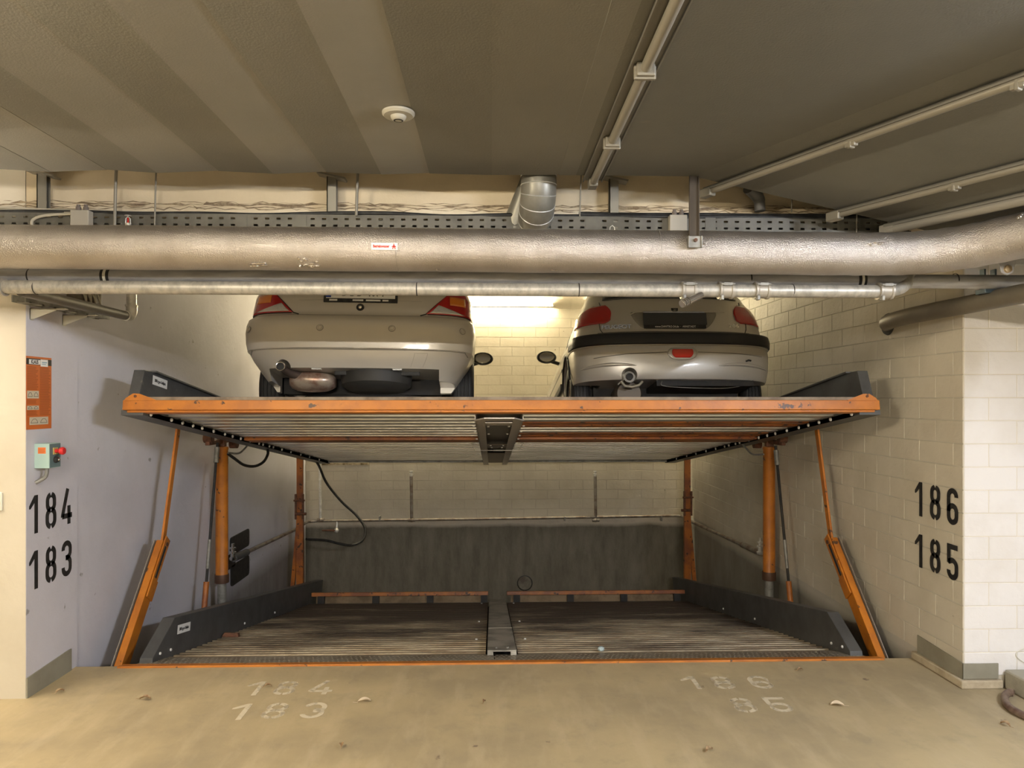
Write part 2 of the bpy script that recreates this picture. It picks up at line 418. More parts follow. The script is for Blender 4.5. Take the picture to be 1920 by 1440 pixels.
for i, b in enumerate(bx):
    wd = b-prevx; dz = wd*math.tan(R(tl[i % len(tl)]*1.0))
    za, zb = ZC-dz/2, ZC+dz/2
    bm_ = MB().add([(prevx, -5, za), (b, -5, zb), (b, YC, zb), (prevx, YC, za), (prevx, -5, 3.2), (b, -5, 3.2), (b, YC, 3.2), (prevx, YC, 3.2)],
           [(0, 3, 2, 1), (4, 5, 6, 7), (0, 1, 5, 4), (2, 3, 7, 6), (0, 4, 7, 3), (1, 2, 6, 5)])
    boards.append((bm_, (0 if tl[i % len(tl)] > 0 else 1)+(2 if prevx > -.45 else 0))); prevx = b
def zi(x, y): return ZC-.25*((x-1.08)*.889+(y-YC)*.459)
cd_ = MB().prism([(.45, -5), (5.62, -5), (1.08, YC), (.45, YC)], 'xy', ZC, 3.2)
ip = [(1.08, YC), (5.62, -5), (7, -5), (7, YC)]
vs = [(x, y, zi(x, y)) for x, y in ip]+[(x, y, 3.2) for x, y in ip]
cd_.add(vs, [(0, 1, 2, 3), (7, 6, 5, 4), (0, 4, 5, 1), (1, 5, 6, 2), (2, 6, 7, 3), (3, 7, 4, 0)])
struct('ceiling_right', cd_, CEIL_SHADE, 'smooth grey ceiling slab at the right, its shade painted in, sloping down towards the right wall', 'ceiling')
ce.box(-7, 7, YC-.01, YP+.02, 3.02, 3.2)
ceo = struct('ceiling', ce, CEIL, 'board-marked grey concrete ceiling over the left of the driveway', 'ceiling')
for bm_, lt_ in boards: part('board_mark', bm_, (CEIL, CEIL2, CEIL_FADE, CEIL_FADE_DARK)[lt_], ceo)

# ================================================================== STROKE DIGITS
def arc(cx, cz, rx, rz, a0, a1, n=8):
    return [(cx+rx*math.cos(R(a0+(a1-a0)*i/n)), cz+rz*math.sin(R(a0+(a1-a0)*i/n))) for i in range(n+1)]
def digit(mb, ch, M, h, wd, t, gap=True):
    r = wd/2-t/2; cx = wd/2; zt = h-t/2; zm = h*.52
    def rb(p, closed=False): mb.ribbon(p, t, closed, M)
    g = t*.16
    if ch == '1':
        rb([(cx+.18*wd, 0), (cx+.18*wd, h)]); mb.prism([(cx+.18*wd-t/2, h), (cx-.42*wd, h*.74), (cx-.42*wd, h*.66), (cx-.30*wd, h*.66), (cx+.18*wd-t/2, h*.80)], 'xz', -.0006, 0, M)
    elif ch == '8':
        ru = r*.92; 
        for s in (1, -1):
            a = [(cx+s*g, zt)]+[(cx+s*p[0], p[1]) for p in arc(0, zt-ru, ru, ru, 80, 0, 5)]+[(cx+s*p[0], p[1]) for p in arc(0, zm+ru, ru, ru, 0, -80, 5)]+[(cx+s*g, zm)]
            rb(a)
            a = [(cx+s*g, zm)]+[(cx+s*p[0], p[1]) for p in arc(0, zm-r, r, r, 80, 0, 5)]+[(cx+s*p[0], p[1]) for p in arc(0, t/2+r, r, r, 0, -80, 5)]+[(cx+s*g, t/2)]
            rb(a)
    elif ch == '4':
        rb([(cx+.10*wd, h), (t*.3, h*.27), (wd*.02+t*.2, h*.22)]); rb([(t*.2, h*.24), (wd*1.02, h*.24)]); rb([(cx+.22*wd, h*.52), (cx+.22*wd, 0)])
    elif ch == '3' and wd/h > .5:
        rb(arc(cx, zt-r, r, r, 165, -90, 14)); rb(arc(cx, t/2+r*.98, r, r*.98, 90, -165, 14))
    elif ch == '3':
        rb([(t/2, h*.74)]+arc(cx, zt-r, r, r, 180, 0, 10)+arc(cx, zm+r*.95, r, r*.95, 0, -90, 5)[:-1]+[(cx-.1*wd, zm)])
        rb([(cx-.1*wd, zm)]+arc(cx, zm-r, r, r, 90, 0, 5)+arc(cx, t/2+r, r, r, 0, -180, 10)+[(t/2, h*.27)])
    elif ch == '6':
        rb([(wd-t/2, h*.76)]+arc(cx, zt-r, r, r, 0, 180, 10)+arc(cx, t/2+r, r, r, 180, 360, 10)+arc(cx, zm-r, r, r, 0, 180, 10))
    elif ch == '5':
        rb([(wd*.95, zt), (t*.55, zt), (t*.55, zm+.0*h), (t*.9, zm-.02*h)]); rb([(t*.5, zm-.03*h)]+arc(cx, zm-r+.03*h, r, r, 120, 0, 8)+arc(cx, t/2+r, r, r, 0, -180, 10)+[(t/2, h*.26)])
def number(name, s, M, h, wd, t, pitch, m, label):
    o = None
    root = thing(name, label, 'number')
    for i, ch in enumerate(s):
        mb = MB(); digit(mb, ch, M @ Matrix.Translation((i*pitch, 0, 0)), h, wd, t)
        part('digit', mb, m, root)
    return root
ML = lambda y, z: Matrix.Translation((XL+.001, y, z)) @ Matrix.Rotation(PI/2, 4, 'Z')    # reads away from viewer on left wall
number('wall_number', '184', ML(4.135, .925), .222, .105, .032, .158, BLACKP, 'black stencilled number 184 on the left wall under the control box')
number('wall_number', '183', ML(4.135, .602), .222, .105, .032, .158, BLACKP, 'black stencilled number 183 on the left wall below 184')
MR = lambda y, z: Matrix.Translation((XR-.0075, y, z)) @ Matrix.Rotation(-PI/2, 4, 'Z')
number('wall_number', '186', MR(4.60, .945), .222, .105, .032, .168, BLACKP, 'black stencilled number 186 on the white block wall at right')
number('wall_number', '185', MR(4.60, .612), .215, .105, .032, .168, BLACKP, 'black stencilled number 185 on the white block wall below 186')
def floor_number(s, pts, h, label):
    root = thing('floor_number', label, 'number')
    for ch, (u, v) in zip(s, pts):
        p = atz(u, v, .0012); mb = MB()
        digit(mb, ch, Matrix.Translation((p.x-.05, p.y, p.z)) @ Matrix.Rotation(-PI/2, 4, 'X'), h, .13, .028)
        part('digit', mb, FPAINT, root)
floor_number('184', [(462, 1304), (522, 1303), (592, 1302)], .20, 'faded white number 184 painted on the floor at left')
floor_number('183', [(432, 1350), (500, 1348), (574, 1347)], .20, 'faded white number 183 painted on the floor nearer than 184')
floor_number('186', [(1300, 1292), (1360, 1292), (1432, 1291)], .19, 'faded white number 186 painted on the floor at right')
floor_number('85', [(1400, 1336), (1468, 1335)], .19, 'faded white number 85 painted on the floor below 186')

# ================================================================== LIFT PLATFORMS
def rotx(slope): return (-math.atan(slope), 0, 0)
PXC = .096
def plank_mesh(name, length, pitch, prof, th, m):
    top = [(y*pitch, z) for y, z in prof]; bot = [(y*pitch, z-th) for y, z in reversed(prof)]
    mb = MB().prism(top+bot, 'yz', 0, length); me = mb.mesh(name); me.materials.append(m)
    if len(prof) > 6: smooth_angle(me, 50)
    return me
def bolts(parent, pts, r, ax, m=BOLTM, name='bolt'):
    mb = MB().lathe([(0, -r*.2), (r, -r*.2), (r, r*.5), (r*.7, r*.75), (0, r*.8)], 8)
    me = mb.mesh(name); me.materials.append(m)
    for p in pts:
        o = link(name, me, parent); o.matrix_local = Matrix.Translation(p) @ ax
AXI = {'+x': Matrix.Rotation(PI/2, 4, 'Y'), '-x': Matrix.Rotation(-PI/2, 4, 'Y'), '-z': Matrix.Rotation(PI, 4, 'X'), '+z': Matrix.Identity(4), '-y': Matrix.Rotation(PI/2, 4, 'X')}

# ---- upper platform
UL = 5.30; US = .149
up = thing('lift_platform', 'raised steel lift platform with orange front beam, carrying both silver cars', 'car lift', (PXC, YE, 1.700), rotx(US))
fb = MB().box(-2.45, 2.455, 0, .055, -.064, .0).box(-2.43, 2.43, .02, .10, -.078, -.055)
part('front_beam', fb, ORANGE, up, bevel=.004)
part('front_lip', MB().box(-2.42, 2.42, .012, .10, .0, .022), pm('lip_dusty', (.30, .24, .18), .6, col2=(.17, .125, .09), scale=7), up, label='dusty brown lip along the top of the beam')
lipw = MB().box(-1.0+.0, .4, .004, .011, .0, .0145)
for s in (-1, 1):
    ch = MB().prism([(.03, -.05), (.10, .215), (.20, .225), (UL, .225), (UL, -.05)], 'yz', s*2.445, s*2.375)
    part('side_channel', ch, CHAN, up, bevel=.004)
    part('top_flange', MB().box(min(s*2.445, s*2.345), max(s*2.445, s*2.345), .20, UL, .218, .228), CHAN, up)
    part('bottom_rail', MB().box(min(s*2.47, s*2.33), max(s*2.47, s*2.33), .03, UL+.05, -.094, -.062).box(min(s*2.34, s*2.33), max(s*2.34, s*2.33), .10, UL, -.094, -.045), CHAN, up)
    g = MB().prism([(s*2.44, -.005), (s*2.43, .012), (s*2.385, .042), (s*2.345, .040), (s*2.24, .0), (s*2.24, -.005)], 'xz', -.006, .006)
    go = part('corner_gusset', g, ORANGE, up)
    bolts(up, [(s*2.37, -.006, .024)], .009, AXI['-y'], RUST)
    ys = [.12, .42, .60, .78, .95, 1.18, 1.42, 1.60, 1.80, 2.05, 2.30, 2.42, 2.62, 2.75, 3.05, 3.4, 3.8, 4.2, 4.7]
    bolts(up, [(s*2.325, y, -.078) for y in ys], .0125, AXI['+x' if s < 0 else '-x'])
prof = [(0, -.004), (.34, -.004), (.40, -.056), (.94, -.056), (1.0, -.004)]
pu = .2
RIB = pm('rib_zinc', (.80, .81, .83), .30, .8, col2=(.55, .55, .55), scale=5, stretch=(.4, 2, 1))
pA = plank_mesh('deck_plank', 2.13, pu, prof, .003, RIB); pB = plank_mesh('deck_plank', 2.21, pu, prof, .003, RIB)
pO = plank_mesh('deck_plank', 2.21, pu, prof, .003, ORANGE2)
i = 0; y = .105
while y < UL-.12:
    if not (1.84 < y+.1 < 2.2):
        o = link('deck_plank', pA, up); o.location = (-2.33, y, 0)
        orange = (.62 < y+.1 < 1.05) or (1.55 < y+.1 < 1.84)
        o = link('deck_plank', pO if orange else pB, up); o.location = (.12, y, 0)
        if orange: o['label'] = 'orange painted deck plank'
    y += pu; i += 1
part('cross_beam', MB().box(-2.33, -.2, 1.90, 2.12, -.085, -.0), ORANGE2, up, bevel=.004)
part('cross_beam', MB().box(.12, 2.33, 1.86, 2.15, -.085, -.0), ORANGE2, up, bevel=.004)
part('rear_beam', MB().box(-2.40, 2.40, UL-.06, UL, -.085, .0), GALVD, up)
cc = MB()
for s in (-1, 1):
    cc.box(-.046+min(s*.165, s*.095), -.046+max(s*.165, s*.095), .20, UL+.16, -.108, -.100)
    cc.box(-.046+min(s*.165, s*.158), -.046+max(s*.165, s*.158), .20, UL+.16, -.108, -.004)
CHU = pm('channel_under', (.50, .47, .43), .45, .4)
part('center_channel', cc, CHU, up)
part('channel_web', MB().box(-.20, .11, .18, UL+.05, -.048, -.040), pm('web_grey', (.26, .25, .235), .5, .3), up)
cp = MB().prism([(-.046-.10, .085), (-.046+.10, .085), (-.046+.168, .205), (-.046-.168, .205)], 'xy', -.112, -.104)
part('end_plate', cp, CHU, up); cp = MB(); cp.prism([(-.046-.125, .40), (-.046+.125, .40), (-.046+.12, .55), (-.046-.12, .55)], 'xy', -.104, -.098)
part('stiffener_plate', cp, CHU, up)
part('tie_plate', MB().box(-.16, .07, 2.2, 2.6, -.104, -.098).box(-.16, .07, 3.4, 5.1, -.10, -.092), pm('tie_plate_brown', (.20, .16, .13), .5, .3), up)
bolts(up, [(-.046+s*a, y, -.104 if abs(a) < .12 else -.112) for s in (-1, 1) for a, y in ((.075, .6), (.075, 1.15), (.06, 2.25), (.05, 2.5), (.178, .5), (.178, .9), (.178, 1.2), (.178, 1.5), (.178, 1.9), (.178, 2.3), (.178, 2.8), (.178, 3.3))], .009, AXI['-z'])
# tie rod across the centre channel
tr = MB().tube([(-.30, 2.45, -.06), (-.26, 2.55, -.13), (.17, 2.55, -.13), (.22, 2.45, -.06)], .004, 8); tr.tube([(-.08, 2.55, -.13), (.02, 2.55, -.13)], .008, 8)
part('tie_rod', tr, GALV, up)
def sticker(parent, M, body, w_, h_, size, mt=PAPER, mi=INK, sx=1.0):
    s = part('sticker', MB().box(-w_/2, w_/2, 0, .001, -h_/2, h_/2, M), mt, parent, label='white sticker with black lettering')
    t = text('lettering', body, size, mi, M @ Matrix.Translation((0, -.0008, 0)), s, sx=sx, bold=.0)
    return s
SM = Matrix.Rotation(PI/2, 4, 'Z')
sticker(up, Matrix.Translation((-2.372, .32, .17)) @ SM, '2000 kg pro Stellplatz', .215, .062, .030, sx=.62)

# ---- lower platform
LS = .190; LP = .10
lo = thing('lift_platform', 'lower steel lift platform in the pit with dirty ribbed deck', 'car lift', (PXC, YE, .0), rotx(LS))
part('front_beam', MB().box(-2.47, 2.47, -.035, .05, -.10, .006), ORANGE, lo, bevel=.004)
tp = MB().box(-2.40, -.08, .05, .30, -.02, .002).box(-.074, 2.40, .05, .30, -.02, .002)
part('tread_plate', tp, pm('tread_plate', (.33, .30, .245), .4, .5, col2=(.21, .17, .12), scale=5), lo)
lg = MB(); 
for i in range(150):
    for j in range(4):
        cx = -2.38+i*.032+(.016 if j % 2 else 0); cy = .08+j*.058; d = .011 if (i+j) % 2 else -.011
        lg.add([(cx-.011, cy-d, .002), (cx, cy+.003, .0055), (cx+.011, cy+d, .002), (cx, cy-.005, .002), (cx, cy+.006, .002)], [(0, 3, 1), (3, 2, 1), (2, 4, 1), (4, 0, 1)])
part('tread_lugs', lg, pm('tread_lug', (.50, .47, .40), .35, .6), lo, kind='stuff')
prof2 = [(0, -.026), (.14, .0), (.50, .0), (.64, -.026), (1.0, -.026)]
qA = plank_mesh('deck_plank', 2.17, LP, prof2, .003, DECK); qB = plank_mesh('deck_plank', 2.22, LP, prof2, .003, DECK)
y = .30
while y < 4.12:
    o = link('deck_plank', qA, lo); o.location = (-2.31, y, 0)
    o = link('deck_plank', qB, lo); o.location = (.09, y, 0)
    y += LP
part('under_frame', MB().box(-2.3, 2.3, .30, 4.2, -.12, -.05), DARKM, lo)
for s in (-1, 1):
    ch = MB().prism([(.10, -.08), (.11, .03), (.40, .255), (4.85, .245), (4.80, -.08)], 'yz', s*2.40, s*2.315)
    part('side_channel', ch, CHAN, lo, bevel=.004)
    bolts(lo, [(s*2.31, y, .045) for y in (.20, .36, 1.85, 2.75)], .010, AXI['+x' if s < 0 else '-x'])
    bolts(lo, [(-.026+s*.19, y, .012) for y in (.95, 2.1, 3.9)], .010, AXI['+z'])
ct = MB().box(-.126, .074, .245, 1.42, .028, .038).box(-.126, -.085, .248, 4.15, .004, .028).box(.033, .074, .248, 4.15, .004, .028).box(-.126, .074, 1.42, 4.18, .024, .032)
part('center_cover', ct, CHANL, lo, bevel=.002)
part('weld_seam', MB().tube([(-.126, 1.42, .036), (.074, 1.42, .036)], .006, 8), pm('weld', (.55, .52, .46), .35, .5), lo)
bolts(lo, [(-.066, .33, .040), (.014, .33, .040)], .009, AXI['+z'], CHANL)
for a, b in ((-2.29, -.14), (.09, 2.29)):
    part('rear_beam', MB().box(a, b, 4.16, 4.22, .085, .13), ORANGE2, lo, bevel=.004)
    part('rear_board', MB().box(a+.05, b-.05, 4.20, 4.215, .0, .085), pm('rear_board', (.28, .20, .12), .7, col2=(.16, .11, .06), scale=5), lo)
    for k in range(4): part('beam_foot', MB().box(a+.08+k*.66, a+.16+k*.66, 4.15, 4.20, -.02, .088), DARKM, lo)
sticker(lo, Matrix.Translation((-2.312, .56, .165)) @ SM, '2000 kg pro Stellplatz', .215, .062, .030, sx=.62)
part('wheel_chock', MB().prism([(-2.31, 0), (-2.17, 0), (-2.18, .03), (-2.29, .035)], 'xz', 1.30, 1.35), RUST, lo, bevel=.004, label='small rusty orange wheel stop')

# ---- arms, cylinders, posts
def bar(mb, p0, p1, wy, wx, taper=1.0):
    """box bar from p0 to p1; wx along world X, wy across in the yz plane"""
    p0, p1 = Vector(p0), Vector(p1); d = (p1-p0).normalized(); xa = (Vector((1, 0, 0))-d*d.x).normalized(); n = d.cross(xa)
    vs = []
    for p, k in ((p0, 1.0), (p1, taper)):
        for a, b in ((-1, -1), (1, -1), (1, 1), (-1, 1)): vs.append(p+xa*a*wx/2*k+n*b*wy/2*k)
    return mb.add(vs, [(3, 2, 1, 0), (4, 5, 6, 7), (0, 1, 5, 4), (1, 2, 6, 5), (2, 3, 7, 6), (3, 0, 4, 7)])
def folding_arm(s, X, a, b, c, label):
    root = thing('folding_arm', label, 'lift arm', group=None)
    P0 = atx(*a, X); P1 = atx(*b, X); P2 = atx(*c, X-s*.02)
    d = (P1-P0).normalized(); P00 = P0-d*.22
    X_ = Vector((s*.016, 0, 0))
    part('lower_arm', bar(MB(), P00, P1-d*.02, .105, .050), ORANGE, root, bevel=.004)
    part('side_plate', bar(MB(), P00+X_*2.4, P1-d*.02+X_*2.4, .118, .006), pm('arm_grey', (.33, .29, .25), .5, .2), root)
    m = P0.lerp(P1, .55)
    part('joint_plate', bar(MB(), m-X_*1.9, P1-X_*1.9+d*.02, .078, .010), ORANGE, root, bevel=.002)
    part('stop_block', bar(MB(), P0.lerp(P1, .50)-X_*2.2, P0.lerp(P1, .66)-X_*2.2, .092, .012), ORANGE, root, bevel=.003)
    part('upper_arm', bar(MB(), P1-(P2-P1).normalized()*.04, P2, .054, .016), ORANGE, root, bevel=.002)
    part('slot', bar(MB(), P0.lerp(P1, .68)-X_*2.5+Vector((0, -.015, 0)), P0.lerp(P1, .95)-X_*2.5+Vector((0, -.015, 0)), .022, .004), DARKM, root)
    part('pivot_bolt', MB().tube([P1-X_*2.6-d*.03, P1+X_*1.5-d*.03], .016, 12), RUST, root, smooth=40)
    part('base_shoe', MB().box(P00.x-.05, P00.x+.05, P00.y-.07, P00.y+.12, P00.z-.06, P00.z+.03), DARKM, root)
    return root
folding_arm(-1, -2.49, (229, 1246), (306, 1014), (334, 803), 'jointed orange steel arm at the left side of the lift, knee towards the wall')
folding_arm(1, 2.66, (1648, 1240), (1558, 1010), (1531, 800), 'jointed orange steel arm at the right side of the lift')
def cylinder(s, X, u, vt, vb, vr, rodu, label, rlabel):
    top = atx(u, vt, X); Y = top.y
    zb = at(u, vb, Y).z; zr = at(u, vr, Y).z
    root = thing('hydraulic_cylinder', label, 'hydraulic cylinder', (X, Y, zr-.6))
    z0 = zr-.6; T = lambda z: z-z0
    part('barrel', MB().lathe([(0, T(zb)), (.060, T(zb)), (.060, T(zb)+.02), (.056, T(zb)+.03), (.056, T(top.z)-.03), (.060, T(top.z)-.02), (.060, T(top.z)), (.02, T(top.z)+.01), (0, T(top.z)+.01)], 24), ORANGE, root, smooth=40)
    part('piston_rod', MB().lathe([(0, 0), (.040, 0), (.040, T(zb)+.01), (0, T(zb)+.01)], 20), GALVD, root, smooth=40)
    part('barrel_collar', MB().lathe([(.061, T(zb)-.012), (.064, T(zb)-.01), (.064, T(zb)+.06), (.061, T(zb)+.07)], 20), pm('collar_dark', (.10, .05, .03), .5, .3), root, smooth=40)
    hd = MB().box(-.02, .02, -.34, .34, T(top.z)+.035, T(top.z)+.075)
    part('crosshead', hd, RUST, root, bevel=.004)
    for e in (-1, 1): part('crosshead_lug', MB().tube([(-.035, e*.31, T(top.z)+.055-e*.045), (.035, e*.31, T(top.z)+.055-e*.045)], .045, 14), RUST, root, smooth=40)
    part('clevis', MB().box(-.035, .035, -.03, .03, T(top.z), T(top.z)+.14), RUST, root, bevel=.006)
    part('rod_foot', MB().box(-.06, .06, -.08, .08, -1.4+.0, .02), DARKM, root)
    # thin guide rod
    g = thing('guide_rod', rlabel, 'rod', (X, Y, 0))
    pt = atx(rodu[0], rodu[1], X-s*.03); pb = atx(rodu[2], rodu[3], X-s*.03); O = Vector((X, Y, 0))
    d = (pb-pt); 
    part('rod', MB().tube([pt-O, pb-O], .012, 10), DARKM, g, smooth=40)
    part('turnbuckle', MB().tube([pt-O+d*.03, pt-O+d*.13], .022, 12), GALVD, g, smooth=40)
    part('rod_sleeve', MB().tube([pt-O+d*.62, pt-O+d*.80], .015, 12), GALVD, g, smooth=40)
    part('rod_end', MB().tube([pt-O+d*.88, pb-O+d*.10], .024, 12), ORANGE2, g, smooth=40)
    return root
cylinder(-1, -2.52, 416, 838, 1090, 1130, (408, 830, 384, 1128), 'orange hydraulic cylinder upright along the left wall', 'thin dark guide rod with orange end beside the left hydraulic cylinder')
cylinder(1, 2.66, 1442, 838, 1085, 1120, (1454, 836, 1482, 1126), 'orange hydraulic cylinder upright along the right wall', 'thin dark guide rod with orange end beside the right hydraulic cylinder')
def rear_post(s, X, Y, label):
    root = thing('rear_post', label, 'lift post', (X, Y, -2.0))
    z = lambda w: w+2.0
    part('upright', bar(MB(), (0, 0, 0), (0, 0, z(.45)), .06, .085).box(-.04, .04, -.02, .02, z(.43), z(.99)), ORANGE2, root, bevel=.003)
    for e in (-1, 1): part('fork_plate', MB().box(e*.045-.012, e*.045+.012, -.045, -.018, z(.18), z(.50)), RUST, root)
    part('slot_pin', MB().tube([(-.07, -.04, z(.42)), (.07, -.04, z(.42))], .012, 10).tube([(-.05*s*-1, -.04, z(.25)), (.09*-s, -.04, z(.25))], .018, 10), RUST, root, smooth=40)
    part('brace', bar(MB(), (s*.12, .03, z(-.9)), (s*.015, .02, z(.20)), .05, .05), ORANGE2, root, bevel=.003)
rear_post(-1, -2.45, 9.15, 'orange steel post at the far left corner of the lift')
rear_post(1, 2.58, 9.3, 'orange steel post at the far right corner of the lift')

# ================================================================== CARS
class Body:
    def __init__(s, tab, R_, n_, yfn):
        s.z = [t[0] for t in tab]; s.w = [t[1] for t in tab]; s.yr = [t[2] for t in tab]; s.yf = [t[3] for t in tab]
        s.R = R_; s.n = n_
    def g(s, z): return np.interp(z, s.z, s.w), np.interp(z, s.z, s.yr), np.interp(z, s.z, s.yf)
    def rear(s, p, z):
        w, yr, yf = s.g(z); q = min(abs(p), 1.0)
        return Vector((w*p, yr+s.R*(1-(1-q**s.n)**(1/s.n)), z))
    def at(s, p, z, off=0.0):
        a = s.rear(p, z)
        if off:
            e = 1e-3; pp = max(-.999, min(.998, p))
            dp = s.rear(pp+e, z)-s.rear(pp, z); dz = s.rear(pp, z+e)-s.rear(pp, z)
            n = dp.cross(dz)
            if n.y > 0 and abs(n.y) > abs(n.x)*.01: n = -n
            if pp*n.x < 0 and abs(n.x) > abs(n.y): n = -n
            a = a+n.normalized()*off
        return a
    PS = [0, .12, .25, .38, .5, .6, .68, .75, .81, .86, .90, .93, .955, .972, .984, .992, .997, 1.0]
    def loop(s, z):
        w, yr, yf = s.g(z); pts = []
        rr = [s.rear(p, z) for p in s.PS]
        rf = .55; nf = 2.6
        ys = np.linspace(float(rr[-1].y), float(yf-rf), 22)[1:-1]
        fr = []
        for k in range(10):
            a = PI/2*(1-k/9); q = math.sin(a)**(2/nf) if a > 0 else 0
            fr.append(Vector((w*q, yf-rf*(1-math.cos(a)**(2/nf)) if a < PI/2 else yf-rf, z)))
        right = rr+[Vector((w, y, z)) for y in ys]+fr
        left = [Vector((-v.x, v.y, v.z)) for v in right[::-1][1:-1]]
        return right+left
    def mesh(s, zs):
        mb = MB(); L = [s.loop(z) for z in zs]; n = len(L[0])
        vs = [v for l in L for v in l]
        fs = [(i*n+k, i*n+(k+1) % n, (i+1)*n+(k+1) % n, (i+1)*n+k) for i in range(len(zs)-1) for k in range(n)]
        fs += [tuple(range(n-1, -1, -1)), tuple(range((len(zs)-1)*n, len(zs)*n))]
        mb.add(vs, fs); return mb
def patch(parent, name, B, z0, z1, pl, pr, m, off=.004, nz=12, npp=24, th=.012, label=None):
    mb = MB(); vs = []
    f = lambda q, z: q(z) if callable(q) else q
    for i in range(nz+1):
        z = z0+(z1-z0)*i/nz; a, b = f(pl, z), f(pr, z)
        for k in range(npp+1): vs.append(B.at(a+(b-a)*k/npp, z, off))
    w_ = npp+1
    mb.add(vs, [(i*w_+k, i*w_+k+1, (i+1)*w_+k+1, (i+1)*w_+k) for i in range(nz) for k in range(npp)])
    me = bpy.data.meshes.new(name); me.from_pydata(mb.v, [], mb.f); me.update()
    me.polygons.foreach_set('use_smooth', [True]*len(me.polygons)); me.materials.append(m)
    o = link(name, me, parent)
    so = o.modifiers.new('solid', 'SOLIDIFY'); so.thickness = th; so.offset = 0
    if label: o['label'] = label
    return o
def seam(parent, name, B, pts, r, m, off=.001, n=8):
    P = [Vector((p, z, 0)) for p, z in pts]; path = []
    for a, b in zip(P, P[1:]):
        for k in range(n): q = a.lerp(b, k/n); path.append(B.at(q.x, q.y, off))
    path.append(B.at(P[-1].x, P[-1].y, off))
    return part(name, MB().tube(path, r, 6), m, parent, smooth=60)
def boolean(o, cutters):
    for c in cutters:
        md = o.modifiers.new('cut', 'BOOLEAN'); md.operation = 'DIFFERENCE'; md.object = c; md.solver = 'EXACT'
    dg = bpy.context.evaluated_depsgraph_get(); me = bpy.data.meshes.new_from_object(o.evaluated_get(dg))
    o.modifiers.clear(); old = o.data; o.data = me; me.name = old.name
    for c in cutters: bpy.data.objects.remove(c)
    smooth_angle(me, 32)
def wheel(parent, x, y, s, r=.30, wd=.195, dz=0.0):
    M = Matrix.Translation((x, y, r+dz)) @ Matrix.Rotation(s*PI/2, 4, 'Y')
    h = wd/2
    prof = [(.195, h-.005), (.215, h), (.265, h-.002), (r-.012, h-.018), (r, h-.035)]
    for g in (-.045, -.015, .015, .045)[::-1]:
        prof += [(r, g+.006), (r-.008, g+.004), (r-.008, g-.004), (r, g-.006)]
    prof += [(r, -h+.035), (r-.012, -h+.018), (.265, -h+.002), (.215, -h), (.195, -h+.005)]
    t = part('tyre', MB().lathe(prof, 40, M, closed=True), BLACK, parent, smooth=40)
    rm = MB().lathe([(.198, h-.004), (.20, h-.02), (.185, h-.03), (.165, -h+.02), (.198, -h+.01)], 32, M)
    rm.lathe([(0, h-.03), (.05, h-.028), (.06, h-.04), (.06, h-.06), (0, h-.06)], 24, M)
    for k in range(7):
        rm.box(-.016, .016, .03, .19, h-.055, h-.030, M @ Matrix.Rotation(2*PI*k/7, 4, 'Z'))
    part('wheel_rim', rm, pm('alloy', (.62, .60, .56), .3, .8), t, smooth=30)
    part('brake_disc', MB().lathe([(0, 0), (.12, 0), (.12, .02), (0, .02)], 24, M), GALVD, t)
    return t
def mirror(parent, x, y, z, s, glass_back=True):
    mb = MB().ball((x, y, z), (.118, .06, .075), 20, 12)
    for i, v in enumerate(mb.v):
        if v[1] < y-.028: mb.v[i] = (v[0], y-.028, v[2])
    o = part('wing_mirror', mb, BLACKP, parent, smooth=50)
    g = MB().ball((x, y-.029, z), (.088, .003, .058), 20, 6)
    part('mirror_glass', g, pm('mirror_glass', (.50, .47, .40), .15, .6), o, smooth=50)
    part('mirror_arm', MB().tube([(x-s*.05, y+.01, z-.045), (x-s*.17, y+.05, z-.075)], .022, 10), BLACKP, o, smooth=50)
def car_common(root, B, zs, m, cutbox, arches, zglass):
    body = B.mesh(zs); o = part('body', body, m, root)
    cut = []
    if cutbox: cut.append(part('cutter', MB().box(*cutbox), m, root))
    for (y, z, r) in arches:
        for s in (-1, 1):
            cut.append(part('cutter', MB().tube([(s*.60, y, z), (s*1.0, y, z)], r, 40), m, root))
    return o, cut
def side_glass(root, B, y0, y1, z0, z1, slant0, slant1):
    for s in (-1, 1):
        mb = MB(); vs = []
        n = 6
        for i in range(n+1):
            z = z0+(z1-z0)*i/n; w_ = B.g(z)[0]+.003; a = y0+slant0*i/n; b = y1-slant1*i/n
            vs += [(s*w_, a, z), (s*w_, b, z)]
        mb.add(vs, [(2*i, 2*i+1, 2*i+3, 2*i+2) for i in range(n)])
        part('side_window', mb, GLASS, root)

